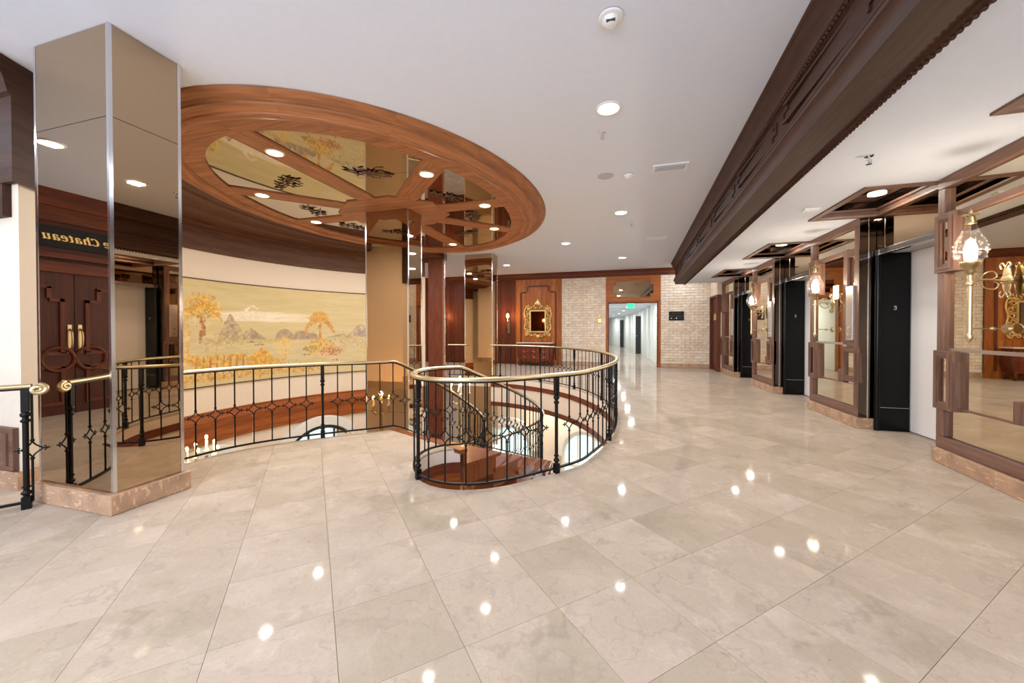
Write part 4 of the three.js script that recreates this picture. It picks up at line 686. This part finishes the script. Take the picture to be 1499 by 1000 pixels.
// ───────────────────────── mural on the curved wall
function muralTexture() {
  const W = 1600, H = 720, c = document.createElement('canvas'); c.width = W; c.height = H; const x = c.getContext('2d'), r = rng(2024), pick = l => l[Math.floor(r() * l.length)];
  x.fillStyle = '#c9b88a'; x.fillRect(0, 0, W, H);
  const dab = (px, py, rx, ry, a, col, al) => { x.globalAlpha = al; x.fillStyle = col; x.beginPath(); x.ellipse(px, py, rx, ry, a, 0, 6.3); x.fill(); x.globalAlpha = 1; };
  for (let i = 0; i < 900; i++) { const px = r() * W, py = r() * H; dab(px, py, 20 + r() * 110, 4 + r() * 16, (r() - .5) * .3, px > 1150 ? pick(['#d8c5a2', '#d2bd94', '#c4b68e', '#dccdb0']) : pick(['#b8aa7a', '#d3c398', '#c2ac74', '#b4ad84', '#d0b983']), .1 + r() * .1); }
  const blob = (cx, cy, n, rx, ry, cols, al, s0 = 5, s1 = 18, flat = .5) => { for (let i = 0; i < n; i++) { const a = r() * 6.283, q = Math.sqrt(r()); dab(cx + Math.cos(a) * q * rx, cy + Math.sin(a) * q * ry, s0 + r() * (s1 - s0), (s0 + r() * (s1 - s0)) * flat, r() * 3, pick(cols), al * (.5 + r() * .5)); } };
  const hill = (pts, cols, n) => { x.save(); x.beginPath(); pts.forEach((p, i) => i ? x.lineTo(p[0], p[1]) : x.moveTo(p[0], p[1])); x.closePath(); x.clip(); const xs = pts.map(p => p[0]), ys = pts.map(p => p[1]), x0 = Math.min(...xs), x1 = Math.max(...xs), y0 = Math.min(...ys), y1 = Math.max(...ys); for (let i = 0; i < n; i++) dab(x0 + r() * (x1 - x0), y0 + r() * (y1 - y0), 5 + r() * 20, 3 + r() * 12, -1 + r() * 2, pick(cols), .3 + r() * .3); x.restore(); for (let i = 0; i < pts.length - 2; i++) { const a = pts[i], b = pts[i + 1]; for (let k = 0; k < 9; k++) { const f = r(); dab(a[0] + (b[0] - a[0]) * f, a[1] + (b[1] - a[1]) * f, 4 + r() * 8, 2 + r() * 4, r() * 3, pick(cols), .35); } } };
  const gold = ['#d8a040', '#e2b65a', '#c48c34', '#e6c472', '#b5823a', '#cfa24c'], mauve = ['#9c8871', '#ab9880', '#8e7b66', '#b7a488', '#a58f76'], cloud = ['#e4dac4', '#dccfb2', '#e9e0cf', '#d6c7a4'];
  for (let i = 0; i < 120; i++) dab(380 + r() * 620, 235 + (r() - .5) * 70, 40 + r() * 90, 4 + r() * 8, -.04, pick(cloud), .35);
  hill([[440, 250], [510, 205], [560, 170], [600, 152], [650, 190], [720, 235], [800, 262], [440, 268]], cloud, 130);
  hill([[350, 415], [385, 340], [405, 290], [430, 238], [445, 225], [462, 262], [490, 300], [520, 350], [570, 415]], mauve, 220); hill([[520, 412], [545, 350], [585, 330], [640, 365], [700, 412]], mauve, 130);
  hill([[1350, 400], [1400, 345], [1440, 305], [1475, 285], [1510, 305], [1550, 360], [1590, 400]], ['#9d8885', '#ab958c', '#b9a596', '#8f7b74'], 170); hill([[1180, 405], [1250, 380], [1320, 372], [1380, 400]], ['#a9a07c', '#9a9472'], 60);
  for (const [cx, w, h] of [[830, 66, 84], [965, 72, 70], [1050, 46, 52]]) { const p = []; for (let k = 0; k <= 12; k++) { const a = Math.PI - k / 12 * Math.PI; p.push([cx + w * Math.cos(a), 418 - h * Math.sin(a)]); } hill(p, mauve, 120); }
  blob(400, 420, 90, 170, 26, ['#a79a70', '#c0a562', '#d0b06a', '#948862'], .6); blob(760, 425, 60, 160, 14, ['#a89c74', '#c8aa66'], .5); blob(1280, 420, 90, 190, 20, ['#b3a67e', '#c9b485', '#9f9672'], .5);
  for (let i = 0; i < 320; i++) { x.globalAlpha = .16 + r() * .22; x.fillStyle = pick(['#c9c3a0', '#ddd2b0', '#b3b08c', '#d6ccab', '#c2b083']); x.fillRect(r() * W, 425 + r() * 170, 30 + r() * 150, 2 + r() * 5); } x.globalAlpha = 1;
  const trunk = (x0, y0, x1, y1, w, cols) => { for (let k = 0; k < 60; k++) { const f = r(); dab(x0 + (x1 - x0) * f + (r() - .5) * w, y0 + (y1 - y0) * f, 2 + r() * w * .3, 6 + r() * 16, 0, pick(cols), .55); } };
  const frond = (cx, cy, a, len, droop, cols) => { for (let k = 0; k < 26; k++) { const f = k / 26, px = cx + Math.cos(a) * len * f, py = cy - Math.sin(a) * len * f * (1.25 - .5 * f) + droop * f * f; dab(px, py, 9 + r() * 9, 4 + r() * 4, -a + (r() - .5) * 1.2 + f * (Math.cos(a) > 0 ? 1 : -1) * .6, pick(cols), .65); if (k % 2) dab(px + (r() - .5) * 8, py + 12 * f + 6, 3, 8 + r() * 9, (r() - .5), pick(cols), .55); } };
  trunk(70, 720, 60, 300, 80, ['#d09a5c', '#c98a52', '#dcb27c', '#b9824c', '#e0bd8c']); trunk(165, 720, 150, 340, 40, ['#d8b274', '#cfa058', '#e2c590']); blob(110, 330, 60, 90, 60, gold, .5);
  trunk(255, 420, 262, 250, 30, ['#a06a42', '#b57d50', '#8e5c3a']); blob(262, 180, 150, 120, 85, gold, .6, 8, 24); for (let k = 0; k < 11; k++) frond(262, 195, k / 10 * Math.PI, 120, 70, gold); blob(250, 200, 24, 90, 60, ['#8c7a48', '#a08a50'], .5, 6, 18); blob(240, 290, 30, 70, 30, ['#d9cba6', '#c2ac7c'], .6);
  blob(330, 420, 90, 110, 60, ['#cfc3a2', '#b7a884', '#d9cfb6', '#a89878'], .45);
  trunk(1118, 480, 1112, 290, 20, ['#b98a4c', '#a87a44', '#cfa262']); for (let k = 0; k < 13; k++) frond(1112, 255, k / 12 * Math.PI, 125, 110, ['#c8944a', '#b98344', '#d6ac66', '#cda05a']); for (let k = 0; k < 9; k++) frond(1112, 215, (k + .5) / 9 * Math.PI, 80, 40, ['#cfa052', '#bb8a48', '#dcb872']);
  blob(1120, 490, 200, 130, 70, ['#d7a640', '#e2bd5c', '#b98133', '#c9953c', '#dcb46a'], .6, 5, 18); blob(1210, 525, 130, 90, 40, ['#a9643f', '#b9795a', '#8e5236', '#cf9a7a', '#c08a68'], .6, 5, 16); blob(1150, 548, 40, 60, 12, ['#d8a890', '#e2c0a6'], .7, 5, 12); blob(1030, 500, 40, 60, 20, ['#a58a5a', '#8e7a50'], .5);
  blob(1310, 450, 120, 55, 100, ['#c9b07a', '#a89262', '#d9c188', '#b8a070'], .5, 4, 13); blob(1540, 540, 150, 40, 110, ['#d9b45a', '#c99a40', '#e0c070'], .6, 5, 15); blob(1470, 480, 160, 110, 60, ['#c2b48c', '#d8cdae', '#a99a74', '#bfae8e'], .45, 5, 16);
  trunk(650, 700, 655, 480, 16, ['#d0963a', '#c08630']); for (let k = 0; k < 11; k++) frond(652, 540, k / 10 * Math.PI, 85, 40, gold); blob(645, 610, 260, 90, 70, gold, .65, 5, 18); blob(770, 620, 160, 70, 60, gold, .6, 5, 17); trunk(832, 640, 836, 400, 12, ['#d8ac5a', '#cda050']); blob(832, 470, 120, 60, 80, ['#e0bd6c', '#d3a650', '#dcc288'], .5, 5, 15);
  for (let k = 0; k < 8; k++) { blob(190 + k * 50, 530 + (k % 3) * 26, 60, 70, 18, gold, .6, 5, 17); trunk(215 + k * 44, 640, 222 + k * 44, 530, 9, ['#b98b48', '#a57a40']); }
  blob(890, 620, 130, 80, 44, ['#b9ad8c', '#d8cdb6', '#a89878', '#c7b48a'], .5, 5, 15); for (let i = 0; i < 22; i++) blob(20 + i * 50, 655 + r() * 18, 46, 60, 20, ['#d2a04a', '#b98436', '#e0ba68', '#a87a3c', '#c7b48a', '#dcb884'], .6, 5, 16);
  for (const [qx, qy] of [[590, 428], [1000, 548], [1240, 605], [640, 452]]) blob(qx, qy, 18, 34, 5, ['#7c6748', '#8e7650'], .7, 3, 10, .4);
  const t = new THREE.CanvasTexture(c); t.colorSpace = THREE.SRGBColorSpace; return t;
}
{
  const t = thing('landscape_mural', 'wide curved landscape painting of golden palms and hills on the cream wall', 'painting');
  const a0 = 132, a1 = 192, Y0 = .235, Y1 = 2.27, n = 60, pos = [], uv = [], idx = []; // curved canvas: the left end of the picture is at a1
  for (let i = 0; i <= n; i++) { const d = (a1 + (a0 - a1) * i / n) * D; for (let k = 0; k < 2; k++) { const p = ell(OX, OZ, ORX - .022, ORZ - .022, d); pos.push(p[0], k ? Y1 : Y0, p[1]); uv.push(i / n, k); } }
  for (let i = 0; i < n; i++) { const a = i * 2; idx.push(a, a + 2, a + 1, a + 1, a + 2, a + 3); }
  const g = new THREE.BufferGeometry(); g.setAttribute('position', new THREE.Float32BufferAttribute(pos, 3)); g.setAttribute('uv', new THREE.Float32BufferAttribute(uv, 2)); g.setIndex(idx); g.computeVertexNormals();
  mesh('canvas', g, new THREE.MeshStandardMaterial({ map: muralTexture(), roughness: .75, side: THREE.DoubleSide }), t);
  const es = ellStations(a0, a1, 1.5); mesh('backing', sweep(es, [[-.018, Y0 + .004], [-.002, Y0 + .004], [-.002, Y1 - .004], [-.018, Y1 - .004]]), M.backing, t);
  mesh('frame_rail', sweep(es, [[-.035, Y1], [-.003, Y1], [-.003, Y1 + .02], [-.035, Y1 + .02]]), M.leaf, t); mesh('frame_rail', sweep(es, [[-.035, Y0 - .016], [-.003, Y0 - .016], [-.003, Y0], [-.035, Y0]]), M.leaf, t);
  for (const [u, v] of [[a0 - .3, a0], [a1, a1 + .3]]) mesh('frame_stile', sweep(ellStations(u, v, .3), [[-.035, Y0 - .016], [-.003, Y0 - .016], [-.003, Y1 + .02], [-.035, Y1 + .02]]), M.leaf, t);
}
// ───────────────────────── dark doors of the restaurant, seen in the mirrored column
{
  const X = -8.4;
  const d = struct('door_2', merge([bx(X, X + .05, 0, 2.2, -.62, .295, 1), bx(X, X + .05, 0, 2.2, .305, 1.22, 1)]), M.woodDoor, 'dark carved wooden double door');
  mesh('door_frame', merge([bx(X, X + .1, 0, 2.3, -.76, -.62), bx(X, X + .1, 0, 2.3, 1.22, 1.36), bx(X, X + .12, 2.2, 2.36, -.76, 1.36)]), M.woodFarDark, d);
  const l = []; for (const c of [-.16, .76]) { const B = (a, b, y0, y1) => l.push(bx(X + .05, X + .075, y0, y1, c + a, c + b)); B(-.34, -.29, .95, 1.8); B(.29, .34, .95, 1.8); B(-.34, -.18, 1.75, 1.8); B(.18, .34, 1.75, 1.8); B(-.2, -.15, 1.8, 1.98); B(.15, .2, 1.8, 1.98); B(-.2, .2, 1.95, 2.0); B(-.34, .34, .92, .97); B(-.34, .34, .15, .2); B(-.34, -.29, .2, .75); B(.29, .34, .2, .75); B(-.34, .34, .72, .77); const tr = new THREE.TorusGeometry(.18, .03, 6, 24); tr.rotateY(Math.PI / 2); tr.translate(X + .055, .86, c + (c < .3 ? .27 : -.27)); l.push(uvm(noIdx(tr))); }
  mesh('door_moulding', merge(l), M.woodFarDark, d);
  for (const z of [.24, .36]) mesh('door_handle', merge([rb(X + .05, X + .06, .95, 1.4, z - .025, z + .025, .004), tube([[X + .06, 1.0, z], [X + .11, 1.05, z], [X + .11, 1.28, z], [X + .06, 1.33, z]], .012, 14, 6)]), M.oldBrass, d);
  struct('trim_5', merge([bx(X, X + .08, 2.98, CEIL - .002, -2.2, 3.2), bx(X, X + .14, 3.2, CEIL - .002, -2.2, 3.2), bx(X, X + .1, 2.42, 2.5, -2.2, 3.2)]), M.woodFarDark, 'dark wooden cornice above the double door');
  const s = thing('restaurant_sign', 'dark sign board with gold script lettering above the double doors', 'sign', [X, 2.75, .3]);
  mesh('sign_board', bx(0, .03, -.16, .16, -1.0, 1.0), M.signBlack, s);
  const g = new TextGeometry('Le Chateau', { font: fontI, size: .115, depth: .01, curveSegments: 4 }); g.applyMatrix4(new THREE.Matrix4().set(1, .28, 0, 0, 0, 1, 0, 0, 0, 0, 1, 0, 0, 0, 0, 1)); g.computeBoundingBox(); g.translate(-g.boundingBox.max.x + .34, -.05, 0); g.rotateY(Math.PI / 2);
  mesh('gold_lettering', g, M.gold, s).position.set(.032, 0, 0);
}
console.log('all done');
renderer.render(scene, camera);
